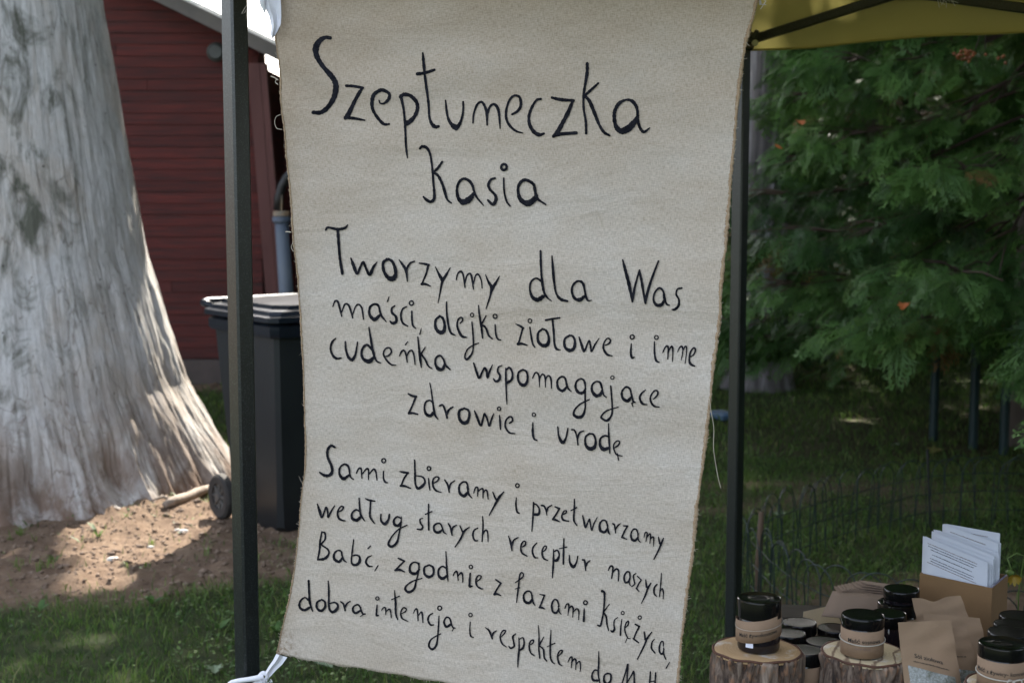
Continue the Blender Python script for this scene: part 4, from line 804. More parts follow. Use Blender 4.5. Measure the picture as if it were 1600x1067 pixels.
WORDS = {
(480, 50): [
"175,48,26 135,45,26 90,75,38 66,125,40 75,190,34 120,265,28 180,335,34 215,385,38 222,440,38 200,515,34 150,590,32 100,630,30 45,630,24; 302,422,18 360,425,20 430,438,18; 425,440,14 395,485,26 350,560,26 305,650,34 285,675,22; 285,668,22 350,675,20 435,690,12; 552,535,10 560,558,12 590,558,14 628,525,22 635,485,22 600,460,24 565,457,24 515,490,26 495,550,24 500,610,22 535,670,20 585,720,20 628,720,12; 725,500,22 740,600,18 750,700,18 758,800,16 762,900,16 770,985,8; 722,510,24 750,490,26 800,500,26 845,550,26 848,610,26 820,670,26 775,710,36 755,705,26; 896,165,12 905,230,22 917,310,18 930,430,18 938,560,18 945,660,16 965,715,22 995,742,26 1025,738,16; 860,330,22 920,322,22 995,298,18; 1073,535,10 1082,610,16 1100,680,18 1130,725,26 1162,745,44 1190,725,26 1212,660,18 1216,600,16 1213,548,14; 1298,712,10 1302,640,14 1325,570,16 1358,548,16 1385,580,18 1405,640,20 1410,730,10; 1408,650,14 1425,590,16 1455,566,18 1485,590,20 1503,650,18 1512,755,8; 1605,625,16 1645,600,18 1668,558,20 1660,495,18 1622,478,16 1585,505,16 1560,570,16 1558,650,18 1585,710,18 1635,755,16 1690,772,8; 1825,505,16 1790,515,18 1755,570,18 1735,640,20 1745,710,22 1780,765,26 1820,785,26 1855,775,14; 1912,495,18 1980,510,24 2080,517,20; 2075,520,18 2040,600,28 2000,680,28 1960,760,32 1928,798,22; 1940,788,24 2000,777,22 2100,770,22; 2175,225,20 2175,300,22 2166,390,18 2158,480,18 2158,580,16 2172,680,18 2176,775,16; 2262,380,14 2225,420,18 2170,475,20; 2172,485,20 2205,525,26 2240,610,24 2275,700,20 2315,765,20 2358,790,14; 2572,610,18 2558,560,24 2525,520,24 2480,510,16 2430,535,24 2400,590,24 2395,650,24 2410,720,30 2450,755,44 2510,730,44 2555,675,36 2575,635,20; 2570,600,22 2575,670,20 2595,730,20 2625,762,20 2668,730,8"],
(600, 210): [
"272,112,16 290,96,20 325,105,20 350,150,16 362,220,16 370,300,16 376,380,16 384,450,18 383,505,22 355,528,20 320,510,20 298,488,12; 448,215,14 415,260,18 375,300,16; 380,300,18 415,325,20 450,390,20 470,450,20 490,510,16 522,538,10; 705,440,14 690,395,20 660,360,20 620,348,18 585,375,20 568,430,18 580,500,26 620,530,40 670,505,40 700,465,22; 700,430,18 725,490,16 780,556,8; 873,343,14 840,355,18 820,395,20 835,435,18 870,470,18 880,510,24 855,548,22 815,515,14; 942,342,10 943,400,14 948,460,14 965,525,14 990,560,12; o942,257,23,18; 1190,430,18 1170,385,20 1110,357,22 1068,385,20 1055,440,20 1075,510,30 1130,540,44 1180,510,40 1200,480,24; 1185,420,22 1205,500,18 1270,548,12"],
(500, 340): [
"42,98,12 60,78,16 130,92,20 185,82,18 208,58,8; 132,90,20 137,200,18 145,320,18 165,440,18; 228,318,10 250,380,22 278,440,18 300,390,16 322,350,18 345,400,16 374,448,20 400,390,20 430,348,6; 520,325,18 480,350,20 480,410,20 510,465,26 548,480,34 575,450,26 570,390,22 545,340,20 505,325,16; 605,332,8 640,380,18 660,420,20 668,500,8; 660,410,16 690,360,14 728,342,8; 765,358,10 800,362,16 838,372,18; 832,375,16 815,440,14 780,520,12; 778,522,18 810,522,18 848,538,8; 890,388,8 915,440,16 945,490,26; 1010,392,6 975,450,18 945,500,20 930,570,12 912,668,6; 1058,488,8 1070,440,12 1095,422,14 1115,450,14 1130,545,10; 1130,510,8 1145,455,12 1170,438,12 1185,470,16 1200,560,8; 1200,520,8 1215,455,12 1238,445,12 1262,490,10 1270,550,8; 1295,445,6 1320,500,16 1352,545,30; 1408,458,6 1380,510,18 1350,560,22 1335,620,14 1305,710,8",
"95,695,8 110,655,12 130,655,14 145,700,14 162,772,10; 162,740,8 185,680,12 208,680,14 225,710,14 245,785,10; 245,760,8 265,700,10 290,680,12 315,710,12 328,795,10; 455,740,10 440,690,16 410,678,16 378,700,16 372,750,16 395,790,24 420,795,26 450,765,16; 445,700,12 462,765,16 500,815,8; 522,620,6 510,658,10; 567,692,10 545,710,14 545,745,16 575,775,18 578,815,22 550,828,20 530,812,10; 662,697,8 630,715,12 615,765,14 630,825,14 670,850,10; 702,735,12 704,800,14 712,845,14 735,868,8; o698,670,17,10; 780,865,4 768,912,10",
"930,770,16 898,800,18 895,855,20 925,895,26 960,890,26 970,840,18 955,790,18 930,770,14; 982,660,10 985,740,14 1000,840,14 1020,900,16 1055,920,8; 1095,825,10 1115,800,12 1105,780,12 1080,795,12 1070,840,14 1085,890,18 1110,928,18 1145,935,8; 1190,815,10 1196,900,12 1198,980,12 1190,1050,12 1165,1090,16 1143,1108,16 1128,1085,12 1150,1030,10 1195,997,10 1238,980,8; o1192,760,14,8; 1245,685,8 1252,760,14 1265,850,16 1272,940,10; 1305,765,8 1268,830,14; 1270,835,12 1300,860,16 1322,920,14 1350,945,10; 1375,835,10 1378,900,12 1392,945,12 1418,955,8; o1377,770,16,9"],
(800, 380): [
"233,60,14 238,160,16 247,260,16 262,370,18 285,420,14 320,450,6; 250,300,14 205,272,12 165,300,14 155,360,14 175,420,22 215,440,30 255,415,26; 325,98,8 335,200,18 345,310,16 358,390,14 390,435,22 442,452,14; 580,370,14 565,310,18 525,295,14 488,330,16 480,380,16 500,430,20 540,440,28 575,415,20; 575,340,14 585,400,14 600,445,14 632,445,6",
"868,130,10 890,210,20 920,320,24 945,455,14; 945,440,18 970,320,14 1000,210,12; 1000,215,12 1020,310,18 1045,470,14; 1045,450,20 1085,310,16 1145,140,12; 1190,430,14 1185,375,14 1155,350,14 1120,385,14 1108,440,14 1130,482,22 1170,480,24 1195,440,14; 1190,390,12 1205,470,14 1230,485,8; 1328,350,14 1295,360,14 1285,400,14 1305,440,14 1300,490,18 1270,518,18 1250,518,10",
"38,630,8 70,645,14 95,662,16; 92,662,14 75,720,12 58,785,14; 55,785,22 85,783,18 128,795,8; 147,655,10 155,710,12 170,780,14 190,812,8; o148,605,15,8; 245,668,14 212,700,16 212,760,18 245,795,24 285,790,26 295,740,18 275,685,16 245,668,12; 270,600,14 320,590,14 378,582,12; 322,595,14 332,700,16 340,780,14 358,822,16 388,830,8; 455,718,14 418,750,16 425,810,18 465,835,24 495,815,22 498,760,16 480,725,14 455,718,12; 530,732,10 552,790,18 575,842,14 595,790,12 610,760,12 622,800,14 632,842,12 655,790,12 685,742,6; 735,795,8 765,780,12 772,755,12 750,742,10 725,775,12 722,820,14 750,865,16 790,878,8",
"932,785,8 930,850,14 940,892,16 958,890,8; o937,733,16,9",
"1108,770,8 1110,850,12 1125,915,16 1148,930,10; o1123,737,15,8; 1175,855,8 1195,810,12 1215,815,12 1215,905,8; 1213,860,8 1240,808,12 1252,830,12 1252,925,6; 1290,850,6 1305,815,10 1325,810,12 1330,850,8 1318,915,5; 1325,860,6 1345,810,10 1358,815,10 1358,860,8 1350,940,5; 1385,890,8 1415,870,10 1428,835,12 1415,818,10 1390,850,12 1382,910,14 1395,945,18 1428,960,8"],
(500, 510): [
"115,95,10 90,120,14 75,170,14 90,225,16 120,252,18 155,248,10; 188,120,10 192,180,14 210,240,18 238,262,24 262,230,16 275,170,12 282,125,10; 370,10,10 380,80,14 395,170,16 412,240,16 430,275,12 460,288,8; 395,190,14 360,148,16 330,160,16 312,205,16 325,255,20 370,275,30 405,245,20; 485,240,8 520,230,12 542,200,12 525,170,12 495,178,10 480,215,12 500,260,12 540,300,12 578,305,6; 605,232,8 620,200,12 640,190,12 655,220,12 665,282,8; 662,240,8 680,200,12 705,192,12 720,230,12 728,300,8; 670,122,6 652,145,10; 752,85,10 760,160,14 770,250,18 778,322,8; 812,165,8 775,220,14; 780,220,14 810,260,14 835,310,12 865,332,8; 960,265,12 935,230,14 900,245,14 892,290,16 915,332,24 950,335,22 965,295,14; 958,255,12 975,305,16 1010,338,10",
"1200,285,10 1225,350,18 1250,400,16 1275,350,14 1292,322,14 1310,350,16 1318,398,14 1335,345,14 1355,298,6; 1432,302,8 1405,315,12 1400,350,14 1420,380,16 1412,415,18 1385,425,16 1368,405,10; 1465,325,12 1468,400,14 1473,500,12 1477,600,8; 1468,335,12 1495,318,14 1520,360,14 1515,410,18 1478,435,22; 1605,332,14 1570,355,14 1568,410,16 1595,448,22 1630,445,22 1645,400,16 1635,350,14 1605,332,12; 1682,398,8 1700,360,12 1720,358,12 1735,390,12 1738,465,6; 1735,410,8 1755,370,12 1775,375,12 1783,410,10 1785,468,6; 1783,420,8 1800,382,12 1820,385,12 1830,420,12 1832,475,8; 1952,445,12 1935,395,14 1905,388,14 1878,420,14 1885,475,18 1920,495,22 1950,465,14; 1945,430,12 1960,475,14 1985,502,6; 2090,450,12 2080,415,14 2055,403,12 2025,425,14 2018,470,16 2040,510,22 2075,510,20 2092,480,14; 2092,430,10 2088,550,12 2085,630,12 2065,690,20 2030,705,22 1998,685,18 2005,645,12 2050,600,12 2120,565,8; 2215,475,12 2205,435,14 2175,425,12 2145,450,14 2142,495,16 2170,535,24 2205,525,22 2220,490,14; 2215,450,10 2228,525,12 2250,548,8; 2285,460,10 2290,540,12 2293,630,12 2285,690,14 2250,732,18 2212,715,16 2208,695,12 2250,655,12 2340,625,6; o2297,395,13,7; 2445,540,10 2430,485,14 2400,470,14 2370,505,14 2375,555,18 2410,578,24 2440,550,16; 2440,520,12 2455,580,14 2470,590,8; 2460,588,10 2445,598,10 2452,625,5; 2550,493,8 2520,520,12 2505,555,14 2525,600,16 2560,608,8; 2610,565,8 2640,535,12 2643,505,12 2620,500,12 2590,540,12 2590,585,14 2615,620,14 2655,628,8",
"672,530,12 700,545,16 735,552,16; 732,552,14 710,610,14 678,680,14; 678,682,18 710,680,16 750,690,10; 845,445,8 857,510,10 868,590,12 880,660,16 892,700,14 912,725,8; 872,600,12 845,580,12 812,595,14 802,640,14 815,685,20 850,700,24 880,670,18; 925,622,12 950,615,14 970,650,16 988,715,14; 985,690,14 1005,650,16 1038,628,10; 1130,638,16 1090,660,18 1088,715,20 1115,750,26 1150,745,24 1170,700,18 1165,655,16 1130,638,14; 1213,655,8 1235,710,18 1262,772,14 1280,720,14 1295,680,14 1315,720,14 1330,775,12 1350,720,14 1370,675,6; 1415,690,8 1418,745,14 1420,800,10; o1413,638,14,9; 1492,750,10 1515,735,12 1515,708,12 1495,700,12 1465,730,12 1460,780,14 1490,825,14 1535,832,8"],
(780, 530): [
"278,645,8 275,720,16 285,770,14 310,785,8; o288,583,14,7",
"472,678,10 480,750,14 510,800,24 535,765,14 545,720,12 550,690,10; 578,700,10 600,705,12 618,750,12 628,818,10; 625,770,12 640,725,12 672,710,8; 715,732,14 685,760,14 688,820,18 720,850,26 755,835,24 762,785,14 745,740,14 715,732,12; 862,655,8 862,740,12 868,820,14 872,885,8; 858,755,10 830,750,14 798,775,14 798,825,18 825,855,26 860,845,20; 905,845,8 935,825,12 945,800,10 930,790,10 905,810,10 900,845,10 915,885,10 930,900,10 968,908,6; 930,890,8 940,940,8"],
(480, 690): [
"208,45,14 180,32,18 155,65,18 155,120,16 180,180,18 190,230,20 170,262,22 130,262,20 95,238,10; 322,240,10 310,195,14 280,178,14 248,205,14 245,255,16 275,290,24 315,265,16; 315,220,12 325,275,12 348,298,8; 370,250,8 385,218,12 405,215,12 412,290,8; 412,260,8 445,218,12 462,225,12 462,300,8; 462,265,8 500,220,12 518,240,12 528,305,8; 578,235,8 578,290,12 592,320,14 610,325,8; o580,153,16,10",
"707,238,10 740,245,16 772,248,14; 768,250,12 740,290,12 718,345,12; 712,350,16 745,352,16 792,370,8; 822,148,10 825,240,14 828,330,14 850,370,18 890,345,22 905,315,14 885,280,12 830,270,10; 933,290,8 938,340,12 945,382,8; o937,213,15,10; 980,325,10 1005,310,12 1018,285,12 995,278,10 970,300,12 970,350,14 995,385,14 1038,398,6; 1065,300,10 1090,340,14 1103,395,10; 1102,370,12 1115,330,12 1148,305,8; 1262,370,10 1245,320,14 1215,315,12 1185,345,14 1190,400,18 1225,422,22 1258,390,16; 1250,350,12 1265,410,14 1290,438,6; 1303,400,6 1318,358,12 1338,360,12 1335,420,8; 1336,390,8 1365,365,10 1380,370,12 1380,435,8; 1380,400,8 1402,372,10 1415,390,12 1422,442,8; 1460,388,8 1475,425,14 1492,455,14; 1548,385,8 1510,430,18 1475,490,14 1430,570,8",
"82,485,8 100,540,18 118,590,12 135,545,12 148,510,12 160,545,12 165,590,10 185,545,12 210,500,8; 240,548,10 265,535,12 275,512,12 255,508,10 235,545,12 240,590,14 265,612,14 293,618,8; 393,445,10 398,520,12 408,575,14 438,620,8; 398,545,12 370,535,14 342,560,14 345,600,18 378,615,22 408,590,18; 442,448,8 475,462,14 515,468,8; 482,460,12 478,530,12 480,590,14 515,642,8; 562,570,10 565,620,14 595,645,22 622,610,16 628,570,10; 715,600,10 690,590,12 665,615,14 670,650,18 700,658,20 722,630,14; 722,590,8 718,660,10 705,730,12 690,790,16 650,822,18 625,800,16 650,745,10 700,690,10 768,655,8",
"893,600,6 870,610,10 875,640,12 892,665,12 880,688,14 848,685,8; 937,492,10 937,570,12 940,690,12; 912,570,10 965,547,8; 1050,680,10 1035,645,12 1010,640,12 982,660,14 988,700,18 1020,710,20 1048,690,14; 1045,660,10 1060,705,12 1082,722,6; 1098,640,10 1115,670,14 1128,730,10; 1125,705,10 1135,670,12 1165,650,8; 1192,655,8 1212,700,14; 1268,665,8 1225,700,16 1195,760,14 1152,822,8; 1335,672,10 1305,690,12 1295,730,14 1310,768,14 1335,770,8; 1375,580,8 1378,660,12 1370,775,10; 1372,730,8 1395,690,12 1415,700,12 1420,775,8",
"118,700,10 105,770,14 100,840,14 85,918,12; 118,705,10 140,710,12 142,760,12 115,800,12 160,835,12 172,870,14 140,910,20 85,918,12; 275,890,10 265,855,12 238,848,12 212,875,14 215,915,18 250,935,20 275,905,14; 268,870,10 285,920,14 308,940,6; 358,765,8 350,850,12 345,940,12 375,962,18 405,940,20 405,900,14 380,885,12 350,890,10; 498,890,6 468,905,12 455,940,14 475,970,14 505,975,8; 487,815,8 468,835,10; 548,968,8 525,1008,8"],
(460, 820): [
"802,262,10 830,275,14 852,285,12; 850,285,10 815,320,12 785,352,12; 782,355,16 815,352,18 855,368,8; 968,330,10 955,300,12 920,295,12 895,325,14 900,370,18 940,382,20 968,350,14; 965,300,10 962,370,10 945,440,12 930,500,16 890,525,18 862,505,16 870,475,12 920,440,10 990,418,8; 1045,315,12 1008,335,14 1010,385,16 1045,408,20 1078,385,16 1075,335,14 1045,315,12; 1177,210,8 1182,300,12 1188,380,14 1195,440,6; 1180,340,12 1150,325,12 1120,350,14 1120,395,16 1150,420,22 1185,400,18; 1238,395,8 1250,370,10 1268,365,12 1278,432,6; 1275,400,8 1300,372,12 1313,390,12 1315,445,8; 1375,375,10 1370,470,18 1388,475,12; o1380,325,14,8; 1432,435,8 1458,415,10 1462,395,10 1440,392,10 1422,425,12 1430,470,12 1460,492,12 1480,495,6",
"118,430,14 122,520,14 128,600,16 150,668,8; 125,590,12 90,562,12 55,590,14 50,635,16 85,660,18 125,640,16; 220,578,12 185,600,14 185,645,16 215,665,18 245,640,16 245,598,14 220,578,12; 268,435,8 274,520,14 278,640,14 305,675,18 340,650,20 345,620,14 320,600,12 280,610,10; 368,595,10 390,615,14 402,665,10; 400,645,10 415,610,12 440,592,8; 520,645,10 500,620,12 470,630,12 460,660,14 480,685,16 515,668,16; 515,640,10 535,690,12 555,692,8; 545,692,8 518,712,6",
"645,625,10 640,700,14 655,705,10; o648,572,13,8; 680,665,6 695,645,10 710,650,10 712,700,6; 712,680,6 738,655,10 750,680,10 755,725,6; 780,510,6 788,600,14 790,690,14 805,738,8; 758,582,8 818,555,8; 838,690,6 865,675,10 872,655,10 850,645,10 830,680,10 838,725,12 885,752,6; 925,690,6 940,660,10 955,665,12 962,748,8; 960,715,6 985,680,10 995,700,12 1000,762,8; 1075,690,8 1048,710,12 1040,745,14 1060,780,14 1085,780,8; 1125,712,8 1122,790,12 1115,880,12 1105,940,16 1075,970,16 1048,945,14 1060,900,12 1100,870,10 1140,850,8; o1130,650,16,9; 1222,755,10 1205,725,12 1180,725,12 1165,760,14 1185,795,18 1220,775,16; 1215,745,10 1235,800,10 1255,805,6; 1245,800,8 1230,828,6",
"1375,755,8 1372,820,10 1380,865,12 1402,875,6; o1377,700,14,8"],
(760, 740): [
"248,180,8 245,240,12 255,290,14 272,300,8; o257,85,15,9",
"385,215,10 382,290,12 378,360,12 372,438,8; 390,225,10 410,235,12 430,265,12 425,305,18 385,310,20; 448,238,12 470,245,14 485,280,12 490,315,6; 488,290,10 500,255,12 530,235,8; 555,248,10 588,262,14; 588,262,12 568,300,12 540,342,14; 538,345,14 565,352,14 595,365,6; 615,308,8 640,295,10 642,280,10 622,285,10 608,320,12 620,350,14 662,360,8; 705,190,8 703,280,12 700,350,12 722,392,10; 678,278,8 722,255,10; 768,318,8 778,360,14 790,410,12 808,370,10 820,345,10 828,385,10 838,432,10 855,380,10 880,332,6; 960,400,10 945,360,12 918,358,12 898,390,14 905,435,18 935,448,18 958,420,14; 955,390,10 965,445,12 978,468,6; 998,382,10 1012,395,12 1020,455,8; 1020,430,8 1035,400,10 1058,382,6; 1080,400,8 1112,402,12; 1112,402,10 1090,440,12 1070,485,12; 1068,488,14 1105,505,8; 1195,470,8 1180,430,12 1155,430,12 1138,465,12 1145,505,16 1170,515,18 1192,490,12; 1190,465,8 1195,510,10 1210,530,6; 1238,490,6 1248,455,10 1262,460,10 1252,525,6; 1255,500,6 1278,468,10 1288,475,10 1282,540,6; 1284,510,6 1302,490,10 1312,500,10 1310,562,6; 1348,490,8 1358,540,14; 1387,500,8 1370,540,14 1350,590,12 1312,665,8",
"188,480,8 205,530,14 215,590,10; 212,560,12 230,510,12 265,488,8; 300,560,8 322,545,12 325,520,10 305,520,10 288,555,12 295,605,14 338,632,8; 412,530,8 385,560,12 378,600,14 395,640,14 420,645,8; 458,600,8 482,580,10 488,555,10 470,558,10 455,595,12 465,645,14 500,665,8; 545,580,8 545,660,14 540,740,14 535,800,8; 550,595,10 575,585,12 590,620,12 575,660,20 550,665,16; 625,495,8 623,590,14 622,692,12; 592,572,8 648,560,8; 668,625,8 672,680,14 698,715,22 722,680,12 732,632,8; 768,660,12 785,672,14 792,745,8; 792,715,10 805,685,12 825,668,8",
"965,745,8 980,715,12 1000,722,12 990,808,8; 992,770,8 1025,735,12 1043,755,12 1040,830,8; 1130,800,10 1125,765,12 1105,760,12 1085,795,12 1092,840,14 1118,835,14 1130,800,10; 1128,770,8 1125,850,8 1135,868,6; 1175,772,6 1155,790,10 1160,830,10 1165,855,10 1142,875,8; 1185,795,8 1215,825,10; 1215,825,10 1195,855,10 1180,888,10; 1178,888,12 1198,915,6; 1248,825,8 1255,880,14; 1288,850,8 1265,890,14 1245,945,12 1215,1008,6; 1335,860,8 1315,885,12 1312,930,12 1330,955,8; 1368,775,6 1362,870,10 1352,958,8; 1355,925,6 1372,895,10 1382,920,10 1380,975,6",
"82,820,10 105,835,12 125,848,12; 122,850,12 95,890,12 72,930,12; 70,935,16 95,932,14 125,945,6",
"238,842,6 270,820,10 300,795,10 305,770,8 290,760,10 275,790,12 268,860,12 258,930,12 250,995,6; 238,890,6 278,880,8; 378,940,10 360,908,12 330,908,12 308,940,14 318,985,18 355,995,20 378,965,14; 372,935,10 385,990,12 400,1015,6; 438,928,8 475,935,12; 475,935,10 455,985,12 438,1028,12; 435,1030,14 458,1032,14 478,1042,6; 590,1020,8 575,975,12 550,970,12 532,1010,14 540,1060,14 568,1070,16 588,1040,12; 582,1020,8 590,1060,10 605,1082,6; 635,1035,8 648,1005,10 665,1010,12 658,1090,6; 660,1050,6 682,1020,12 698,1035,12 695,1105,6; 696,1070,6 725,1040,10 742,1060,10 740,1125,6; 783,1040,8 780,1135,16; o792,993,15,9"],
(740, 854): [
"1018,335,18 1035,350,16 1035,420,12 1028,500,12 1015,570,12 1005,605,14 985,600,10; 1070,440,6 1028,500,12; 1030,505,12 1048,540,12 1052,590,12 1065,645,8; 1133,545,6 1110,565,10 1105,600,10 1110,635,14 1095,655,14 1082,645,8; 1165,560,6 1158,620,10 1155,682,12; o1172,510,12,7; 1195,625,6 1215,600,10 1215,575,10 1198,590,10 1188,630,10 1195,670,10 1212,705,8 1232,712,5; 1208,705,6 1192,742,5; 1268,600,12 1300,618,12; 1298,620,12 1275,665,12 1258,710,12; 1255,712,14 1295,745,8; o1302,548,13,8; 1335,660,8 1345,720,14; 1392,665,8 1360,710,14 1335,770,12 1285,872,8; 1412,720,6 1395,745,10 1392,790,12 1418,828,8; 1480,775,8 1478,742,10 1462,745,10 1450,785,12 1455,825,12 1475,835,14 1485,800,10; 1482,790,8 1485,840,10 1500,878,8; 1528,902,6 1503,948,8",
"98,625,6 130,650,14 155,710,12; 155,690,12 165,665,12 188,648,8; 232,690,6 255,665,10 262,645,10 240,648,10 220,690,12 235,745,12 272,772,6; 345,668,8 322,690,12 328,730,12 332,765,14 305,780,12 290,765,8; 370,700,8 372,780,12 365,860,14 362,925,8; 375,710,8 402,698,10 412,740,12 400,780,16 375,795,14; 450,755,6 480,740,10 485,715,10 462,725,10 452,765,12 465,815,12 495,838,6; 525,600,6 530,690,10 528,780,12 535,855,10; 568,690,6 530,755,12; 535,760,10 565,790,12 570,850,12 590,878,8; 625,635,6 618,750,12 618,840,12 630,880,12 652,900,6; 595,765,6 655,738,8; 680,840,6 705,815,10 712,795,10 690,800,10 675,840,12 685,895,12 710,915,6; 755,885,6 775,848,10 788,855,10 780,930,6; 782,890,6 808,860,10 818,880,10 815,945,6; 816,910,6 842,880,10 852,905,10 850,962,5",
"993,805,6 993,900,12 990,980,12 1005,1063,8; 990,955,10 962,950,12 942,985,12 950,1025,16 985,1030,16; 1062,975,12 1038,990,12 1035,1035,16 1060,1058,18 1085,1030,14 1085,985,12 1062,975,12",
"1160,1090,8 1195,980,10 1215,905,10 1210,1000,12 1208,1095,12; 1210,1050,8 1245,990,10 1260,965,10 1265,1065,12 1268,1100,10; 1385,970,8 1382,1030,12 1375,1100,10; 1425,980,10 1420,1065,12 1420,1110,10; 1382,1048,8 1422,1045,8"],
}
for (ox, oy), ws in WORDS.items():
    for wd in ws:
        parts_ = [(wd, oy)]
        if (ox, oy) == (480, 50):
            sk = wd.split(';'); isr = [float(q.split(',')[0]) > 1540 for q in sk]
            parts_ = [(';'.join(q for q, r_ in zip(sk, isr) if not r_), oy), (';'.join(q for q, r_ in zip(sk, isr) if r_), oy + 4)]
        V = []; Fc = []; n0 = 0
        for w2, oy2 in parts_:
            v_, f_ = letter_word(w2, ox, oy2, 1.16); V.append(v_); Fc.append(f_ + n0); n0 += len(v_)
        o = fast('lettering', np.concatenate(V), np.concatenate(Fc), m_ink, ban, smooth=True)
# ---- white cotton ties -----------------------------------------------------
def ribbon(name, pts, Y, label=None, thick=.0015, seed=0):
    """pts: (px,py,half width px, nx, ny, depth offset)"""
    L_ = []
    for k, (x, y, hw, ax, ay, dz) in enumerate(pts):
        for sg, dd in ((-1, 0), (-.4, -.006), (.3, .003), (1, -.002)): L_.append(W(x + ax * hw * sg, y + ay * hw * sg, Y + dz + dd))
    mb = MB(); n = len(pts)
    mb.add(L_ + [v + Vector((0, .0015, 0)) for v in L_], [(i * 4 + j, i * 4 + j + 1, i * 4 + j + 5, i * 4 + j + 4) for i in range(n - 1) for j in range(3)] + [(4 * n + i * 4 + j + 4, 4 * n + i * 4 + j + 5, 4 * n + i * 4 + j + 1, 4 * n + i * 4 + j) for i in range(n - 1) for j in range(3)])
    return mb
def knot(mb, px, py, Y, rad, seed):
    rr_ = random.Random(seed); c_ = W(px, py, Y)
    for k in range(4):
        a = rr_.uniform(0, 3); d = Vector((math.cos(a), rr_.uniform(-.3, .3), math.sin(a)))
        e = Vector((-d.z, .3, d.x)); mb.tube([c_ + d * rad * math.cos(q) + e * rad * .8 * math.sin(q) for q in np.linspace(0, 5.6, 12)], rad * .42, 8)
pts = [(440, 1024, 9, .95, .3, 0), (434, 1034, 8, .9, .4, 0), (426, 1043, 6.5, .85, .5, -.002), (420, 1051, 5.5, .8, .6, -.004), (417, 1056, 4, .8, .6, -.006)]
mb = ribbon('t', pts, 2.645); knot(mb, 412, 1056, 2.64, .008, 4)
mb.tube([W(412, 1057, 2.638), W(402, 1059, 2.636), W(388, 1061, 2.64), W(374, 1063, 2.642), W(362, 1066, 2.66), W(358, 1069, 2.70)], [.006, .006, .005, .005, .005, .005], 8)
mb.tube([W(412, 1062, 2.638), W(404, 1066, 2.64), W(390, 1072, 2.645), W(366, 1080, 2.67)], [.005, .005, .004, .004], 8)
rr_ = random.Random(5)
for k in range(9):
    c_ = (405 + k * 2.5, 1062 + rr_.uniform(0, 5)); a0 = rr_.uniform(0, 6); rd = rr_.uniform(1.5, 4); mb.tube([W(c_[0] + rd * math.cos(a0 + q), c_[1] + rd * math.sin(a0 + q), 2.632 - .001 * q) for q in np.linspace(0, 4.5, 10)], .0005, 4, False)
c_ = W(412, 1056, 2.64); tag(mb.build('cotton_tie', m_white, base=tuple(c_), auto=60), 'white cotton tie knotted between banner corner and black pole', 'tie')
pts = [(424, -30, 14, 1, 0, 0), (423, -8, 15, 1, 0, .004), (426, 10, 13, 1, 0, -.004), (430, 26, 9.5, 1, -.05, .002), (431, 40, 7.5, 1, -.25, -.003), (428, 52, 6, .9, -.4, 0), (426, 60, 1.5, .9, -.4, .002)]
mb = ribbon('t', pts, 2.62)
mb.tube([W(405, -30, 2.6), W(409, -6, 2.61), W(411, 8, 2.612), W(414, 20, 2.615)], [.006, .006, .005, .002], 6)
tag(mb.build('cotton_tie', m_white, base=tuple(W(426, 20, 2.62)), auto=60), 'white cotton strip hanging at the top left of the banner', 'tie')
mb = MB(); rr_ = random.Random(8)
for k in range(9):
    x = 388 + rr_.uniform(0, 18); pts = [W(x, -25, 2.66), W(x + rr_.uniform(-6, 6), -5, 2.66), W(x + rr_.uniform(-12, 12), 12 + rr_.uniform(0, 10), 2.655), W(x + rr_.uniform(-14, 14), 16 + rr_.uniform(0, 22), 2.65)]; mb.tube(pts, [.0006, .0005, .0004, .0003], 4, False)
tag(mb.build('frayed_string', m_thr, base=tuple(W(395, -20, 2.66))), 'thin loose strings hanging between the pole and banner top', 'string')
# rope holding the banner top
mb = MB(); mb.tube([(AP[0], AP[1] - .02, 1.97), tuple(P3(float(ls[0]), float(lt[0]), 0)), tuple(P3(float(S[NU // 2, 0]), float(T[NU // 2, 0]) + .004, 0)), tuple(P3(float(rs[0]), float(rt_[0]), 0)), (DP[0], DP[1], 1.97)], .003, 6)
tag(mb.build('hanging_cord', m_white, base=(AP[0], AP[1], 1.97)), 'white cord the banner hangs from above the picture', 'cord')
# ================================================================== TABLE AND GOODS
TZ = .70
m_table = pm("dark_table_wood", (.035, .026, .02), (.02, .015, .012), 6, .6, .3, 30, stretch=(.2, 1, 1))
tb = thing('market_table', 'low dark wooden market table under the stumps and jars', 'table', (.34, 1.70, 0))
for k in range(11):
    mb = MB(); y = 1.70 + k * .1; mb.box((.99, y + .048, TZ - .0125), (1.30, .094, .025), None, .003); mb.build('plank', m_table, tb)
for x, y in ((.42, 1.8), (1.6, 1.8), (.42, 2.56), (1.6, 2.56)):
    mb = MB(); mb.box((x, y, (TZ - .03) / 2), (.05, .05, TZ - .03), None, .004); mb.build('leg', m_table, tb)
mb = MB(); mb.box((1.01, 1.8, TZ - .06), (1.13, .025, .06)); mb.box((1.01, 2.56, TZ - .06), (1.13, .025, .06)); mb.build('apron', m_table, tb); tb.rotation_euler = (0, 0, R(-7))
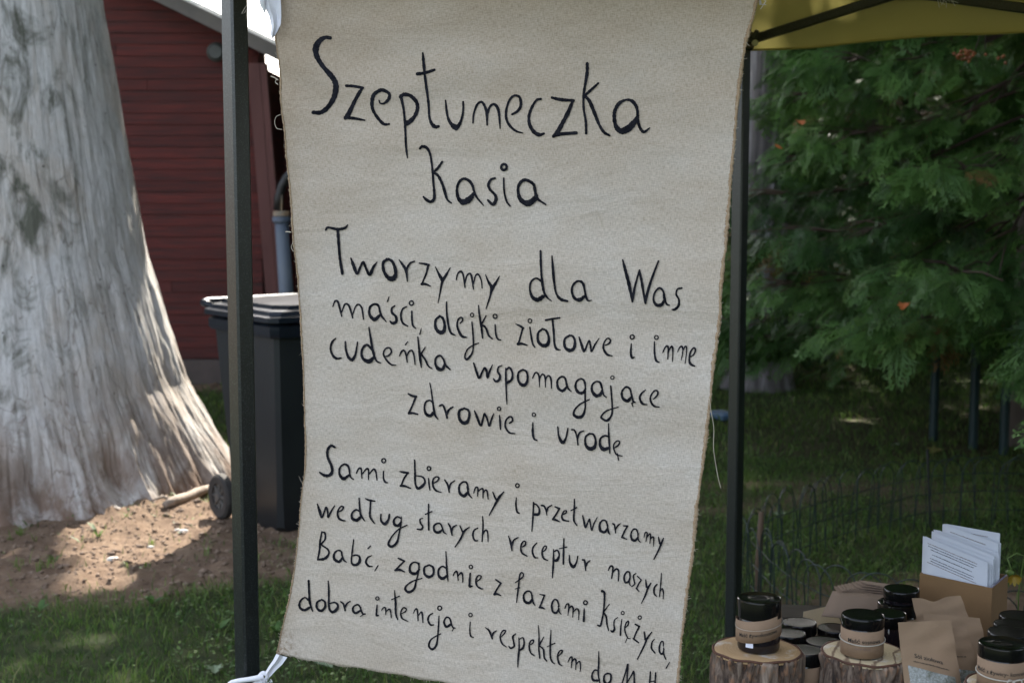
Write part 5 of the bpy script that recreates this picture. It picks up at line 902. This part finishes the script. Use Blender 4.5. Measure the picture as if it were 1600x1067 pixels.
# ---- stumps
m_sbark, t, b = newmat("pine_bark")
f = noise(t, 52, 7, .7, (1, 1, .2), dist=.6); f2 = noise(t, 90, 5, .6, (1, 1, .5))
c = ramp(t, f, [(.34, (.018, .012, .010)), (.44, (.07, .045, .033)), (.55, (.17, .125, .095)), (.72, (.30, .235, .185))]); c = mixc(t, ramp(t, f2, [(.52, (0, 0, 0)), (.7, (.8, .8, .8))]), c, (.28, .14, .07))
t.links.new(c, b.inputs['Base Color']); b.inputs['Roughness'].default_value = .9; bump(t, b, f2, .6, .003)
def endgrain(name, tone, crack):
    m, t, b = newmat(name); tc = t.nodes.new("ShaderNodeTexCoord"); mp = t.nodes.new("ShaderNodeMapping"); t.links.new(tc.outputs['Object'], mp.inputs[0]); mp.inputs[3].default_value = (1, 1, 0)
    wv = N(t, "ShaderNodeTexWave", wave_type='RINGS', rings_direction='Z'); wv.inputs['Scale'].default_value = 62; wv.inputs['Distortion'].default_value = 2.2; wv.inputs['Detail'].default_value = 3; wv.inputs['Detail Scale'].default_value = 1.2
    t.links.new(mp.outputs[0], wv.inputs['Vector'])
    c = ramp(t, wv.outputs[0], [(0, tuple(v * .90 for v in tone)), (.6, tone), (1, tuple(v * .80 for v in tone))])
    st_ = ramp(t, noise(t, 14, 5, .65, (1, 1, 0)), [(.56, (0, 0, 0)), (.66, (.75, .75, .75))]); c = mixc(t, st_, c, (.55, .54, .52))
    if crack:
        w2 = N(t, "ShaderNodeTexWave", wave_type='BANDS', bands_direction='X'); w2.inputs['Scale'].default_value = 18; w2.inputs['Distortion'].default_value = 6; w2.inputs['Detail'].default_value = 3; w2.inputs['Detail Scale'].default_value = 1.5
        mp2 = t.nodes.new("ShaderNodeMapping"); t.links.new(tc.outputs['Object'], mp2.inputs[0]); mp2.inputs[3].default_value = (1.0, .35, 0); mp2.inputs[2].default_value = (0, 0, .8); t.links.new(mp2.outputs[0], w2.inputs['Vector'])
        c = mixc(t, ramp(t, w2.outputs[0], [(.0, (.85, .85, .85)), (.16, (0, 0, 0))]), c, (.10, .05, .03))
    t.links.new(c, b.inputs['Base Color']); b.inputs['Roughness'].default_value = .8; bump(t, b, wv.outputs[0], .25, .001); return m
def stump(px_l, px_r, pyc, Y, label, tone, seed, crack=False):
    cc_ = W((px_l + px_r) / 2, pyc, Y); r0 = (W(px_r, pyc, Y).x - W(px_l, pyc, Y).x) / 2; zt = cc_.z; s_ = thing('stump', label, 'stump', (cc_.x, Y, TZ), 'bark covered log slices used as stands')
    th = np.linspace(0, 2 * np.pi, 180, endpoint=False); zz = np.linspace(TZ, zt - .001, 44); TH, Z_ = np.meshgrid(th, zz, indexing='ij')
    cx, sy_ = np.cos(TH), np.sin(TH); rad = r0 * (1 + .035 * np.cos(2 * TH + seed) + .02 * np.cos(3 * TH + 2 * seed))
    gr = fbm(TH * 6.1 + 20, Z_ * 9 + seed * 3, 1, 101 + seed, 4); cr_ = np.abs(vnoise(TH * 9 + 1.2 * fbm(TH * 3 + 9, Z_ * 14, 1, 120), Z_ * 11 + seed, 1, 110 + seed) - .5) * 2
    seamfix = sstep(0, .25, np.minimum(TH, 2 * np.pi - TH)); rad = rad * .965 + ((gr - .5) * .012 + np.minimum(cr_, .35) * .026 - .005) * seamfix - .004 * sstep(zt - .006, zt, Z_) * 1
    V = np.stack([cc_.x + rad * cx, Y + rad * sy_, Z_], -1); ix = np.arange(TH.size).reshape(TH.shape); ixn = np.roll(ix, -1, 0)
    fast('bark', V.reshape(-1, 3), np.stack([ix[:, :-1], ixn[:, :-1], ixn[:, 1:], ix[:, 1:]], -1).reshape(-1, 4), m_sbark, s_, smooth=True)
    n = 96; prof = [(0.0, 0), (.35, -.0004), (.7, 0), (.93, .0005), (.975, -.001), (.985, -.006)]; Vt = [(cc_.x, Y, zt)]; Ft = []
    for (k, dz) in prof[1:]:
        for i in range(n):
            a = 2 * math.pi * i / n; rr2 = r0 * (1 + .035 * math.cos(2 * a + seed) + .02 * math.cos(3 * a + 2 * seed)) * k * .975; Vt.append((cc_.x + rr2 * math.cos(a), Y + rr2 * math.sin(a), zt + dz))
    for i in range(n): Ft.append((0, 1 + i, 1 + (i + 1) % n))
    for j in range(len(prof) - 2):
        for i in range(n): Ft.append((1 + j * n + i, 1 + j * n + (i + 1) % n, 1 + (j + 1) * n + (i + 1) % n, 1 + (j + 1) * n + i)[::-1])
    mb = MB(); mb.add(Vt, Ft); o = mb.build('cut_face', endgrain("end_grain_%d" % seed, tone, crack), s_, True)
    # inner bark ring
    mb = MB(); pts = []
    for i in range(n):
        a = 2 * math.pi * i / n; rr2 = r0 * (1 + .035 * math.cos(2 * a + seed) + .02 * math.cos(3 * a + 2 * seed)) * .965; pts.append((cc_.x + rr2 * math.cos(a), Y + rr2 * math.sin(a), zt - .0015 + .0008 * math.sin(a * 9)))
    mb.tube(pts + [pts[0]], .0022, 5, False); mb.build('bark_rim', pm("inner_bark_%d" % seed, (.11, .045, .025), (.06, .028, .018), 60, .85, .4, 120), s_, True)
    return cc_, zt
c1s, z1s = stump(1114, 1251, 1013, 2.20, 'bark covered stump holding the tall jar, leftmost of the three', (.40, .26, .13), 1)
c2s, z2s = stump(1285, 1418, 1018, 2.20, 'stump with cracked pale top holding the middle jar', (.50, .40, .25), 2, True)
c3s, z3s = stump(1508, 1650, 1072, 2.02, 'stump cut off by the lower right corner of the picture', (.50, .38, .23), 3, True)

# ---- text helper
def text_poly(body, size, bold=0.0):
    cu = bpy.data.curves.new('text', 'FONT'); cu.body = body; cu.size = size; cu.resolution_u = 3; cu.offset = bold
    ob = bpy.data.objects.new('text', cu); col.objects.link(ob); dg = bpy.context.evaluated_depsgraph_get(); me = bpy.data.meshes.new_from_object(ob.evaluated_get(dg))
    V = np.array([v.co[:2] for v in me.vertices]); F_ = [tuple(p.vertices) for p in me.polygons]; bpy.data.objects.remove(ob); bpy.data.meshes.remove(me)
    if len(V): V[:, 0] -= (V[:, 0].min() + V[:, 0].max()) / 2
    return V, F_
def scribble(nw, size, width, seed):                     # print too small to read
    rr_ = random.Random(seed); V = []; F_ = []; x = 0
    while x < width:
        wl = rr_.uniform(2, 7) * size * .55
        q = x
        while q < min(x + wl, width):
            h = size * (.5 if rr_.random() < .7 else .8); n = len(V); l = size * .3; V += [(q, 0), (q + l, 0), (q + l, h), (q, h)]; F_.append((n, n + 1, n + 2, n + 3)); q += size * .44
        x += wl + size * .4
    V = np.array(V); V[:, 0] -= V[:, 0].max() / 2; return V, F_

# ---- jars
m_jlid = pm("glossy_black_lid", (.004, .004, .004), (.006, .006, .006), 20, .12, spec=.28)
m_jbody = pm("dark_violet_glass", (.006, .005, .007), (.010, .008, .010), 20, .09, spec=.6)
m_kraft = pm("kraft_paper", (.26, .17, .108), (.22, .145, .092), 30, .85, .2, 300)
m_print = pm("black_print", (.015, .013, .012), (.02, .018, .016), 50, .8)
m_print2 = pm("faded_print", (.16, .11, .09), (.20, .14, .11), 50, .8)
m_string = pm("cotton_string", (.46, .43, .37), (.38, .35, .30), 200, .9, .4, 500)
m_wlabel = pm("white_label", (.72, .74, .85), (.66, .68, .80), 30, .6)
GRP = 'black lidded salve jars on the stall'
def jar(label, c, r, H, lid, band=None, tilt=0, texts=(), string=None, tag_=None, bow=False, dust=False, seed=0, faced=0.0):
    """c base centre; band=(z0,z1); texts [(text,size,z,mat,angle shift)]"""
    j = thing('salve_jar', label, 'jar', tuple(c), GRP); c = Vector(c); n = 48
    rb = r * .955; mb = MB(); mb.lathe([(rb * .88, 0), (rb * .97, .002), (rb, .006), (rb, H - lid - .006), (rb * .93, H - lid - .001), (rb * .9, H - lid + .004)], c, n); mb.build('body', m_jbody, j, auto=40)
    mb = MB(); mb.lathe([(r * .97, H - lid), (r, H - lid + .0015), (r, H - .003), (r * .985, H - .0009), (r * .955, H), (r * .93, H - .0006), (r * .3, H - .0008)], c, n); mb.build('lid', m_jlid, j, auto=35)
    vd = math.atan2(-c.y, -c.x)                           # towards the camera
    bz = lambda a: math.sin(a - vd) * tilt                # right side raised
    if band:
        z0, z1 = band; rp = rb + .0012 + (.0008 if tilt else 0); K = 72; V = []
        for i in range(K + 1):
            a = vd + math.pi + (2 * math.pi + .25) * i / K; rr2 = rp + (.0006 if i > K - 4 else 0) + (.0010 * math.sin(3 * a) if tilt else .0003 * math.sin(3 * a))
            for z in (z0, (z0 + z1) / 2, z1): V.append((c.x + rr2 * math.cos(a), c.y + rr2 * math.sin(a), c.z + z + bz(a)))
        mb = MB(); mb.add(V, [(i * 3 + k, (i + 1) * 3 + k, (i + 1) * 3 + k + 1, i * 3 + k + 1) for i in range(K) for k in (0, 1)]); wr = mb.build('paper_wrap', m_kraft, j, True)
        md = wr.modifiers.new('thickness', 'SOLIDIFY'); md.thickness = .0005; md.offset = 0
        for body, size, z, mt_, sh in texts:
            tv, tf = body if isinstance(body, tuple) else text_poly(body, size, size * .012)
            a = vd + faced + sh + tv[:, 0] / rp; rt2 = rp + .0011 + (.0010 * np.sin(3 * a) if tilt else 0)
            P_ = np.stack([c.x + rt2 * np.cos(a), c.y + rt2 * np.sin(a), c.z + z + tv[:, 1] + np.sin(a - vd) * tilt], -1)
            mb = MB(); mb.add([tuple(p) for p in P_], tf); mb.build('printed_text', mt_, wr)
        if string is not None:
            pts = []
            for i in range(61):
                a = vd + 2 * math.pi * i / 60; pts.append((c.x + (rp + .0018) * math.cos(a), c.y + (rp + .0018) * math.sin(a), c.z + string[0] + math.cos(a - vd - string[2]) * string[1]))
            mb = MB(); mb.tube(pts, string[3], 6, False)
            if bow:
                a = vd + .42; p = Vector((c.x + (rp + .004) * math.cos(a), c.y + (rp + .004) * math.sin(a), c.z + string[0] + string[1])); tx = Vector((-math.sin(a), math.cos(a), 0)); ou = Vector((math.cos(a), math.sin(a), 0))
                for sg in (-1, 1):
                    mb.tube([p + tx * .011 * sg * math.sin(q) + Vector((0, 0, .004 * math.sin(2 * q))) * 1 + ou * .004 * math.sin(q) for q in np.linspace(0, math.pi, 9)], .0010, 6)
                    mb.tube([p, p + tx * .005 * sg + Vector((0, 0, -.007)) + ou * .002, p + tx * .004 * sg + Vector((0, 0, -.015))], .0010, 6)
                mb.lathe([(.001, -.002), (.0026, 0), (.001, .002)], p, 8)
            mb.build('string', m_string, j, True)
    if tag_:
        a0, a1, z0, z1 = tag_; V = []
        for i in range(7):
            a = vd + a0 + (a1 - a0) * i / 6
            for z in (z0, z1): V.append((c.x + (rb + .0006) * math.cos(a), c.y + (rb + .0006) * math.sin(a), c.z + z))
        mb = MB(); mb.add(V, [(2 * i, 2 * i + 2, 2 * i + 3, 2 * i + 1) for i in range(6)]); mb.build('back_label', m_wlabel, j)
    return j
def jarW(px, py_lid, py_base, Y, rpx):
    c = W(px, py_base, Y); r = (W(px + rpx, py_base, Y).x - c.x); top = W(px, py_lid, Y); return c, r, top.z - c.z
# front three with printed wraps
c, r, H = jarW(1185, 939, 1014, 2.20, 34.5); c = Vector((c.x, 2.20, z1s + .0006))
jar('tall black jar on the left stump, crooked wrap reading Maść żywokostowa', c, r, .083, .030, (.020, .055), .0065, [("Maść żywokostowa", .0082, .0300, m_print, -.05)], (.043, -.0055, -.9, .00035), (-.62, -.25, .010, .0195))
c = Vector((W(1347, 1010, 2.19).x, 2.19, z2s + .0006))
jar('short black jar on the middle stump, wrap reading Maść sosnowa', c, .0335, .064, .018, (.002, .045), 0, [("Maść sosnowa", .0088, .0265, m_print, .12), (scribble(3, .0032, .022, 3), 0, .0165, m_print2, .03)], (.0262, -.0030, .25, .0009))
c = Vector((W(1566, 1050, 2.03).x, 2.03, z3s + .0006))
jar('jar with string bow in the corner reading Maść z żywicy- koncentrat', c, .0355, .062, .019, (.003, .042), 0, [("Maść z żywicy- koncentrat", .0082, .0235, m_print, .06)], (.0195, -.003, .1, .0010), None, True)
# jars standing on the table behind
def tj(px, pylid, Y, rpx, label, H=None, **kw):
    top = W(px, pylid, Y); r = W(px + rpx, pylid, Y).x - top.x; base = top.z - H if H else TZ + .0005; H = top.z - base
    jar(label, (top.x, Y, base), r, H, .020, kw.pop('band', (H - .065, H - .022)), 0, **kw); return top
tj(1249, 971, 2.44, 27, 'black lid behind and right of the tall left jar')
tj(1233, 988, 2.345, 26, 'lower black lid tucked against the tall left jar')
tj(1303, 980, 2.44, 26, 'black lid just left of the middle jar')
tj(1287, 1001, 2.33, 28, 'black lid between the two stumps, second nearest')
tj(1256, 1014, 2.235, 29, 'nearest jar between the two stumps with paper wrap at frame edge')
tj(1389, 957, 2.33, 27, 'jar right of the middle jar with a white label', band=None, tag_=(-.1, .45, .030, .043))
tj(1404, 940, 2.43, 32, 'lower jar of the stack in front of the cardboard box', .075, band=(.0, .052))
tp_ = W(1404, 940, 2.43)
c_ = Vector((tp_.x + .006, 2.435, tp_.z + .0008)); jar('top jar of the stack in front of the cardboard box', c_, .031, .022, .017, None)
b_ = tp_.z - .075
mb = MB(); mb.box((tp_.x, 2.43, (TZ + b_) / 2), (.085, .085, b_ - TZ - .002), None, .002)
tag(mb.build('small_crate', m_table, base=(tp_.x, 2.43, TZ)), 'small dark wooden block under the stacked jars', 'block')
tj(1577, 986, 2.10, 33, 'black lid directly behind the bow tied jar')
tj(1583, 974, 2.19, 30, 'black lid third back in the right corner')
tj(1592, 961, 2.28, 30, 'rearmost black lid at the right picture edge')
# pale sheen rags of film on the lids at the right
# ---- cardboard box
m_card = pm("brown_cardboard", (.20, .115, .05), (.165, .095, .04), 8, .85, .15, 150); m_cin = pm("cardboard_edge_foil", (.45, .44, .55), (.12, .10, .2), 60, .4, metal=.3)
n_ = W(1550, 919, 2.40); zt = n_.z; a_ = HZ(1437, 895, zt); r2_ = HZ(1575, 898, zt); b4 = a_ + r2_ - n_; ctr_ = (a_ + r2_) / 2
bx = thing('cardboard_box', 'brown cardboard box holding folded leaflets', 'box', (ctr_.x, ctr_.y, TZ))
th_ = .003
corners = [a_, n_, r2_, b4]
for i in range(4):
    p, q = corners[i], corners[(i + 1) % 4]; d = (q - p).normalized(); inn = Vector((-d.y, d.x, 0)); 
    if inn.dot(ctr_ - p) < 0: inn = -inn
    p2, q2_ = p + d * (th_ if i % 2 else 0), q - d * (th_ if i % 2 else 0)
    mb = MB(); B_ = [Vector((v.x, v.y, TZ + .001)) for v in (p2, q2_, q2_ + inn * th_, p2 + inn * th_)]; T_ = [Vector((v.x, v.y, zt)) for v in (p2, q2_, q2_ + inn * th_, p2 + inn * th_)]; mb.hexa(B_, T_); mb.build('side_panel', m_card, bx)
mb = MB(); mb.hexa([Vector((v.x, v.y, TZ + .0012)).lerp(Vector((ctr_.x, ctr_.y, TZ + .0012)), .06) for v in corners], [Vector((v.x, v.y, TZ + .004)).lerp(Vector((ctr_.x, ctr_.y, TZ + .004)), .06) for v in corners]); mb.build('base_panel', m_card, bx)
mb = MB(); d = (r2_ - n_).normalized(); mb.tube([n_ + d * .006 + Vector((-.002, .0, .0008)), r2_ - d * .004 + Vector((-.002, 0, .0008))], .0016, 5); mb.build('foil_edge', m_cin, bx)
# ---- leaflets
m_paper = pm("white_leaflet_paper", (.47, .50, .56), (.43, .46, .52), 10, .8)
ux = (n_ - a_).normalized(); uy = (r2_ - n_).normalized(); uy = Vector((uy.x, uy.y, 0)); UX = ux; wbox = (n_ - a_).length; dbox = (r2_ - n_).length
def leaflet(k, lab, x0, w_, ztop, tiltx, lean, txt):
    """folded sheet standing in the box, fold on the right"""
    ra_ = random.Random(k * 5 + 1).uniform(-.035, .05) if k else 0; ux = Vector((UX.x * math.cos(ra_) - UX.y * math.sin(ra_), UX.x * math.sin(ra_) + UX.y * math.cos(ra_), 0))
    p0 = a_ + UX * (wbox * x0) + uy * (.008 + k * (dbox - .022) / 11); zb = TZ + .006; h = ztop - zb; N_ = 10; V = []
    gap = .0022
    prof = [(0, 0), (.25, .1), (.5, .15), (.75, .3), (.93, .9), (.985, 1.0), (1.0, .5 + .8), (.985, 1.9), (.93, 2.0), (.6, 1.9), (.3, 1.7), (.03, 1.5)]
    for (u, g_) in prof:
        for vz in (0, .5, 1):
            ztl = h - tiltx * u * w_; base = p0 + ux * (u * w_) + uy * (gap * g_ + lean * vz * vz * u) ; V.append(base + Vector((0, 0, zb + ztl * vz)) - Vector((0, 0, base.z)) if False else Vector((base.x, base.y, zb + ztl * vz)))
    mb = MB(); m_ = len(prof); mb.add(V, [(i * 3 + j, (i + 1) * 3 + j, (i + 1) * 3 + j + 1, i * 3 + j + 1) for i in range(m_ - 1) for j in (0, 1)])
    o = mb.build('leaflet', m_paper, base=(p0.x, p0.y, zb), auto=60); md = o.modifiers.new('thickness', 'SOLIDIFY'); md.thickness = .0002; md.offset = 0
    tag(o, lab, 'leaflet', 'folded printed leaflets in the cardboard box')
    rr_ = random.Random(k); zl = .010; q = 0
    while zl < txt:
        tv, tf = scribble(4, .0021, w_ * rr_.uniform(.55, .8), k * 40 + q)
        P_ = []
        for x, y in tv:
            u = (x + w_ * .46) / w_; u = min(max(u, .03), .93); g_ = np.interp(u, [0, .25, .5, .75, .93], [0, .1, .15, .3, .9]); zr = h - tiltx * u * w_ - zl + y; vz = zr / (h - tiltx * u * w_)
            p = p0 + ux * (u * w_) + uy * (gap * g_ + (lean * (vz if vz < .5 else vz) * 0) - .0006) + uy * lean * u * (np.interp(vz, [0, .5, 1], [0, .25, 1])); P_.append((p.x, p.y, zb + zr))
        mm = MB(); mm.add(P_, tf); mm.build('printed_line', m_print if q % 6 else m_print2, o); zl += .0046 if q not in (2, 3) else .008; q += 1
ztf = lambda py, Y: W(1450, py, Y).z
lab = 'one of the folded white printed leaflets packed in the cardboard box'
Z0 = ztf(838, 2.5)
leaflet(0, 'front folded leaflet in the cardboard box with six printed lines facing out', .01, wbox * .90, Z0, .22, .004, .046)
for k, (x0, ww, dz, tl, tx_) in enumerate([(.03, .90, -.008, .20, .006), (.10, .85, -.002, .19, .010), (.08, .87, .006, .21, .014), (.09, .86, .002, .20, .012), (.07, .90, .006, .21, .012), (.09, .88, .004, .18, .010), (.16, .78, .015, .17, .012), (.17, .78, .010, .13, .012), (.14, .76, .012, .02, .012), (.15, .76, .009, .0, .010)]):
    leaflet(k + 1, ['second', 'third', 'fourth', 'fifth', 'middle', 'seventh', 'eighth', 'ninth', 'last but one', 'rearmost'][k] + ' folded white leaflet from the front in the cardboard box', x0, wbox * ww, Z0 + dz, tl, .003 + .001 * (k % 3), tx_)
# ---- kraft pouches
m_pouch = pm("pouch_kraft", (.25, .165, .10), (.21, .14, .085), 14, .8, .35, 45, bd=.003)
m_salt, t, b = newmat("herb_salt_window")
t.links.new(ramp(t, noise(t, 260, 4, .7), [(.35, (.11, .12, .09)), (.5, (.19, .20, .17)), (.7, (.30, .31, .31))]), b.inputs['Base Color']); b.inputs['Roughness'].default_value = .12; b.inputs['Coat Weight'].default_value = .8; b.inputs['Coat Roughness'].default_value = .06
bump(t, b, noise(t, 28, 3, .5), .7, .01)
def pouch(label, TL, TR, BR, BL, Yt, Yb, win=None, texts=(), notch=0.0, seed=0):
    P_ = [W(*TL, Yt), W(*TR, Yt), W(*BR, Yb), W(*BL, Yb)]; nn_ = (P_[1] - P_[0]).cross(P_[3] - P_[0]).normalized()
    if nn_.y > 0: nn_ = -nn_
    o_ = thing('kraft_pouch', label, 'pouch', tuple((P_[2] + P_[3]) / 2), 'kraft pouches of herb salt'); NX, NY = 22, 34
    def pt(u, v, off=0.0):
        p = (P_[0] * (1 - u) + P_[1] * u) * (1 - v) + (P_[3] * (1 - u) + P_[2] * u) * v
        bul = .013 * math.sin(math.pi * u) ** .7 * sstep(.12, .75, v) * (1 - sstep(.93, 1.02, v)) if v < 1.02 else 0
        wr = .0009 * math.sin(u * 9 + v * 22 + seed) + .0012 * math.sin(v * 34 + u * 5 + seed * 2) * math.exp(-((v - .22) / .14) ** 2)
        p = p + nn_ * (float(bul) + wr + off); 
        if notch and v < .12: p = p - Vector((0, 0, notch * math.exp(-((u - .45) / .18) ** 2) * (1 - v / .12)))
        return p
    wv = (lambda u: win[0] + (win[1] - win[0]) * u) if win else (lambda u: 2)
    V = [pt(i / NX, j / NY) for i in range(NX + 1) for j in range(NY + 1)]; F_ = [(i * (NY + 1) + j, (i + 1) * (NY + 1) + j, (i + 1) * (NY + 1) + j + 1, i * (NY + 1) + j + 1) for i in range(NX) for j in range(NY)]
    mb = MB(); mb.add(V, F_); Vb = [pt(i / NX, j / NY) - nn_ * (.0015 + .016 * math.sin(math.pi * i / NX) ** .7 * float(sstep(.3, .8, j / NY)) * (1 - float(sstep(.93, 1.0, j / NY)))) for i in range(NX + 1) for j in range(NY + 1)]
    mb.add(Vb, [f[::-1] for f in F_]); mb.build('paper_body', m_pouch, o_, True)
    if win:
        M = 20; V = []; 
        for i in range(M + 1):
            u = .09 + .80 * i / M; v0 = wv(u) + .012 * math.sin(3.14 * u)
            for j in range(M + 1): V.append(pt(u, v0 + (.96 - v0) * j / M, .0007))
        mb = MB(); mb.add(V, [(i * (M + 1) + j, (i + 1) * (M + 1) + j, (i + 1) * (M + 1) + j + 1, i * (M + 1) + j + 1) for i in range(M) for j in range(M)]); mb.build('clear_window', m_salt, o_, True)
    wd_ = (P_[1] - P_[0]).length; ht = (P_[3] - P_[0]).length
    for tx, size, u0, v0, slope in texts:
        tv, tf = tx if isinstance(tx, tuple) else text_poly(tx, size, size * .012); Q = []
        for x, y in tv: u = u0 + x / wd_; v = v0 - y / ht + slope * x / ht; Q.append(pt(u, v, .0008))
        mb = MB(); mb.add(Q, tf); mb.build('printed_text', m_print, o_)
    return o_
pouch('rear kraft pouch with a peaked torn top in front of the box', (1425, 934), (1501, 930), (1545, 1050), (1450, 1050), 2.34, 2.30, None, (), .008, 3)
pouch('second kraft pouch standing behind the front one', (1442, 957), (1531, 965), (1560, 1092), (1468, 1092), 2.27, 2.20, (.60, .60), [(scribble(3, .0028, .02, 5), 0, .55, .52, 0)], 0, 2)
pouch('narrow kraft pouch just behind the right edge of the front one', (1462, 978), (1512, 982), (1545, 1110), (1476, 1110), 2.22, 2.17, (.48, .52), [(scribble(3, .0028, .014, 6), 0, .6, .36, 0)], 0, 4)
pouch('front kraft pouch with clear window reading Sól ziołowa', (1403, 972), (1486, 968), (1513, 1135), (1420, 1135), 2.17, 2.10, (.40, .56), [("Sól ziołowa", .0088, .47, .385, .30), (scribble(6, .0026, .050, 9), 0, .50, .435, .30)], 0, 1)
# ---- stack of flat kraft bags
def bag(label, pts, zt_, lift, seed, mat, name='paper_bag', sag=.0):
    rr_ = random.Random(seed); P_ = [HZ(px, py, zt_) for px, py in pts]; NX, NY = 8, 4; V = []
    for dz in (0, -.0018):
        for i in range(NX + 1):
            for j in range(NY + 1):
                u, v = i / NX, j / NY; p = (P_[0] * (1 - u) + P_[1] * u) * (1 - v) + (P_[3] * (1 - u) + P_[2] * u) * v; V.append(p + Vector((0, 0, dz + .002 * math.sin(u * 5 + seed) * v + lift * (1 - v) - sag * (1 - u) ** 2)))
    n1_ = (NX + 1) * (NY + 1); g_ = [(i * (NY + 1) + j, (i + 1) * (NY + 1) + j, (i + 1) * (NY + 1) + j + 1, i * (NY + 1) + j + 1) for i in range(NX) for j in range(NY)]
    mb = MB(); mb.add(V, g_ + [tuple(k + n1_ for k in f[::-1]) for f in g_]); bd = [i * (NY + 1) for i in range(NX + 1)] + [NX * (NY + 1) + j for j in range(1, NY + 1)] + [i * (NY + 1) + NY for i in range(NX - 1, -1, -1)] + [j for j in range(NY - 1, 0, -1)]
    mb.add([], []); mb.f += [(bd[k], bd[(k + 1) % len(bd)], bd[(k + 1) % len(bd)] + n1_, bd[k] + n1_) for k in range(len(bd))]
    tag(mb.build(name, mat, base=tuple(P_[3]), auto=50), label, 'paper bag', 'flat kraft bags stacked behind the jars')
m_kbag = pm("grey_brown_bag_paper", (.25, .18, .135), (.20, .145, .11), 9, .85, .2, 60); m_cream = pm("cream_bag_paper", (.33, .265, .17), (.28, .225, .15), 9, .85, .2, 60)
zb0 = W(1350, 915, 2.62).z
zlev = np.linspace(zb0 - .020, zb0, 8)
for k in range(8):
    s = 7 - k; sx_ = s * 6.2; pts = [(1342 - sx_ * .9, 906 + s * 1.3), (1440, 918 + s * 1.6), (1440, 930 + s * 1.6), (1352 - sx_ * 1.0, 912 + s * 1.9)]
    bag(['', 'second', 'third', 'fourth', 'fifth', 'sixth', 'seventh', ''][k] + ' kraft bag from the bottom of the fanned stack' if 0 < k < 7 else ('topmost kraft bag of the fanned stack left of the box' if k == 7 else 'lowest of the fanned kraft bags behind the jars'), pts, zlev[k], 0, k, m_kbag)
# folded front bag hanging over, cream bag beside it
pA = [W(1301, 923, 2.55), W(1440, 935, 2.50), W(1440, 985, 2.47), W(1283, 962, 2.50)]
mb = MB(); V = []
for i in range(9):
    for j in range(7):
        u, v = i / 8, j / 6; p = (pA[0] * (1 - u) + pA[1] * u) * (1 - v) + (pA[3] * (1 - u) + pA[2] * u) * v; fold = .006 * max(0, 1 - abs(u - .12 - .25 * v) / .12); V.append(p + Vector((0, -.002 - fold, .003 * math.sin(u * 4) * v)))
mb.add(V, [(i * 7 + j, (i + 1) * 7 + j, (i + 1) * 7 + j + 1, i * 7 + j + 1) for i in range(8) for j in range(6)]); o = mb.build('paper_bag', m_kbag, base=tuple(pA[3]), auto=60); md = o.modifiers.new('thickness', 'SOLIDIFY'); md.thickness = .002
tag(o, 'creased kraft bag slumped over the front of the bag stack', 'paper bag')
pC = [W(1256, 955, 2.60), W(1300, 945, 2.62), W(1330, 1000, 2.50), W(1252, 1000, 2.50)]
mb = MB(); mb.add(pC + [p + Vector((0, .004, -.002)) for p in pC], [(0, 1, 2, 3), (7, 6, 5, 4), (0, 4, 5, 1), (1, 5, 6, 2), (2, 6, 7, 3), (3, 7, 4, 0)]); tag(mb.build('paper_bag', m_cream, base=tuple(pC[3])), 'cream coloured bag lying left of the kraft bag stack', 'paper bag')
# support under the bags so the stack rests on something
mb = MB(); q = (HZ(1335, 925, zb0 - .03) + HZ(1430, 935, zb0 - .03)) / 2; mb.box((q.x + .02, 2.56, (TZ + zb0 - .026) / 2), (.13, .10, zb0 - .026 - TZ - .001), None, .002); tag(mb.build('low_box', m_card, base=(q.x, 2.56, TZ)), 'low cardboard box under the stack of kraft bags', 'box')
# ---- yellow flower
m_pet = pm("yellow_petal", (.30, .23, .015), (.26, .15, .01), 40, .5); m_stem = pm("green_stem", (.10, .17, .03), (.07, .12, .02), 30, .6)
fl = W(1583, 897, 2.52); f0 = thing('cut_flower', 'drooping yellow flower on a green stem beside the leaflet box', 'flower', tuple(fl))
mb = MB(); mb.tube([Vector((fl.x + .03, fl.y + .05, TZ)), fl + Vector((.028, .045, -.04)), W(1600, 868, 2.55), W(1588, 864, 2.54), W(1574, 872, 2.53), fl], [.0012, .0012, .0013, .0016, .0015, .0015], 6); mb.build('stem', m_stem, f0, True)
mb = MB(); mb.lathe([(.002, -.004), (.006, -.001), (.008, .005), (.003, .008)], fl + Vector((-.006, 0, .0)), 10); mb.build('calyx', m_stem, f0, True)
for k in range(11):
    a = k * 2 * math.pi / 11 + .2; d = Vector((math.cos(a), -.25, math.sin(a) * .45 - .25)).normalized(); s = d.cross(Vector((0, 1, .3))).normalized(); L = .014
    p0 = fl + Vector((0, -.003, -.003)); V = []
    for u, ww in ((0, .0012), (.5, .0034), (.85, .0028), (1, .0006)): q = p0 + d * L * u + Vector((0, 0, -.004 * u * u)); V += [q - s * ww, q + s * ww]
    mb = MB(); mb.add(V, [(0, 1, 3, 2), (2, 3, 5, 4), (4, 5, 7, 6)]); mb.build('petal', m_pet, f0, True)
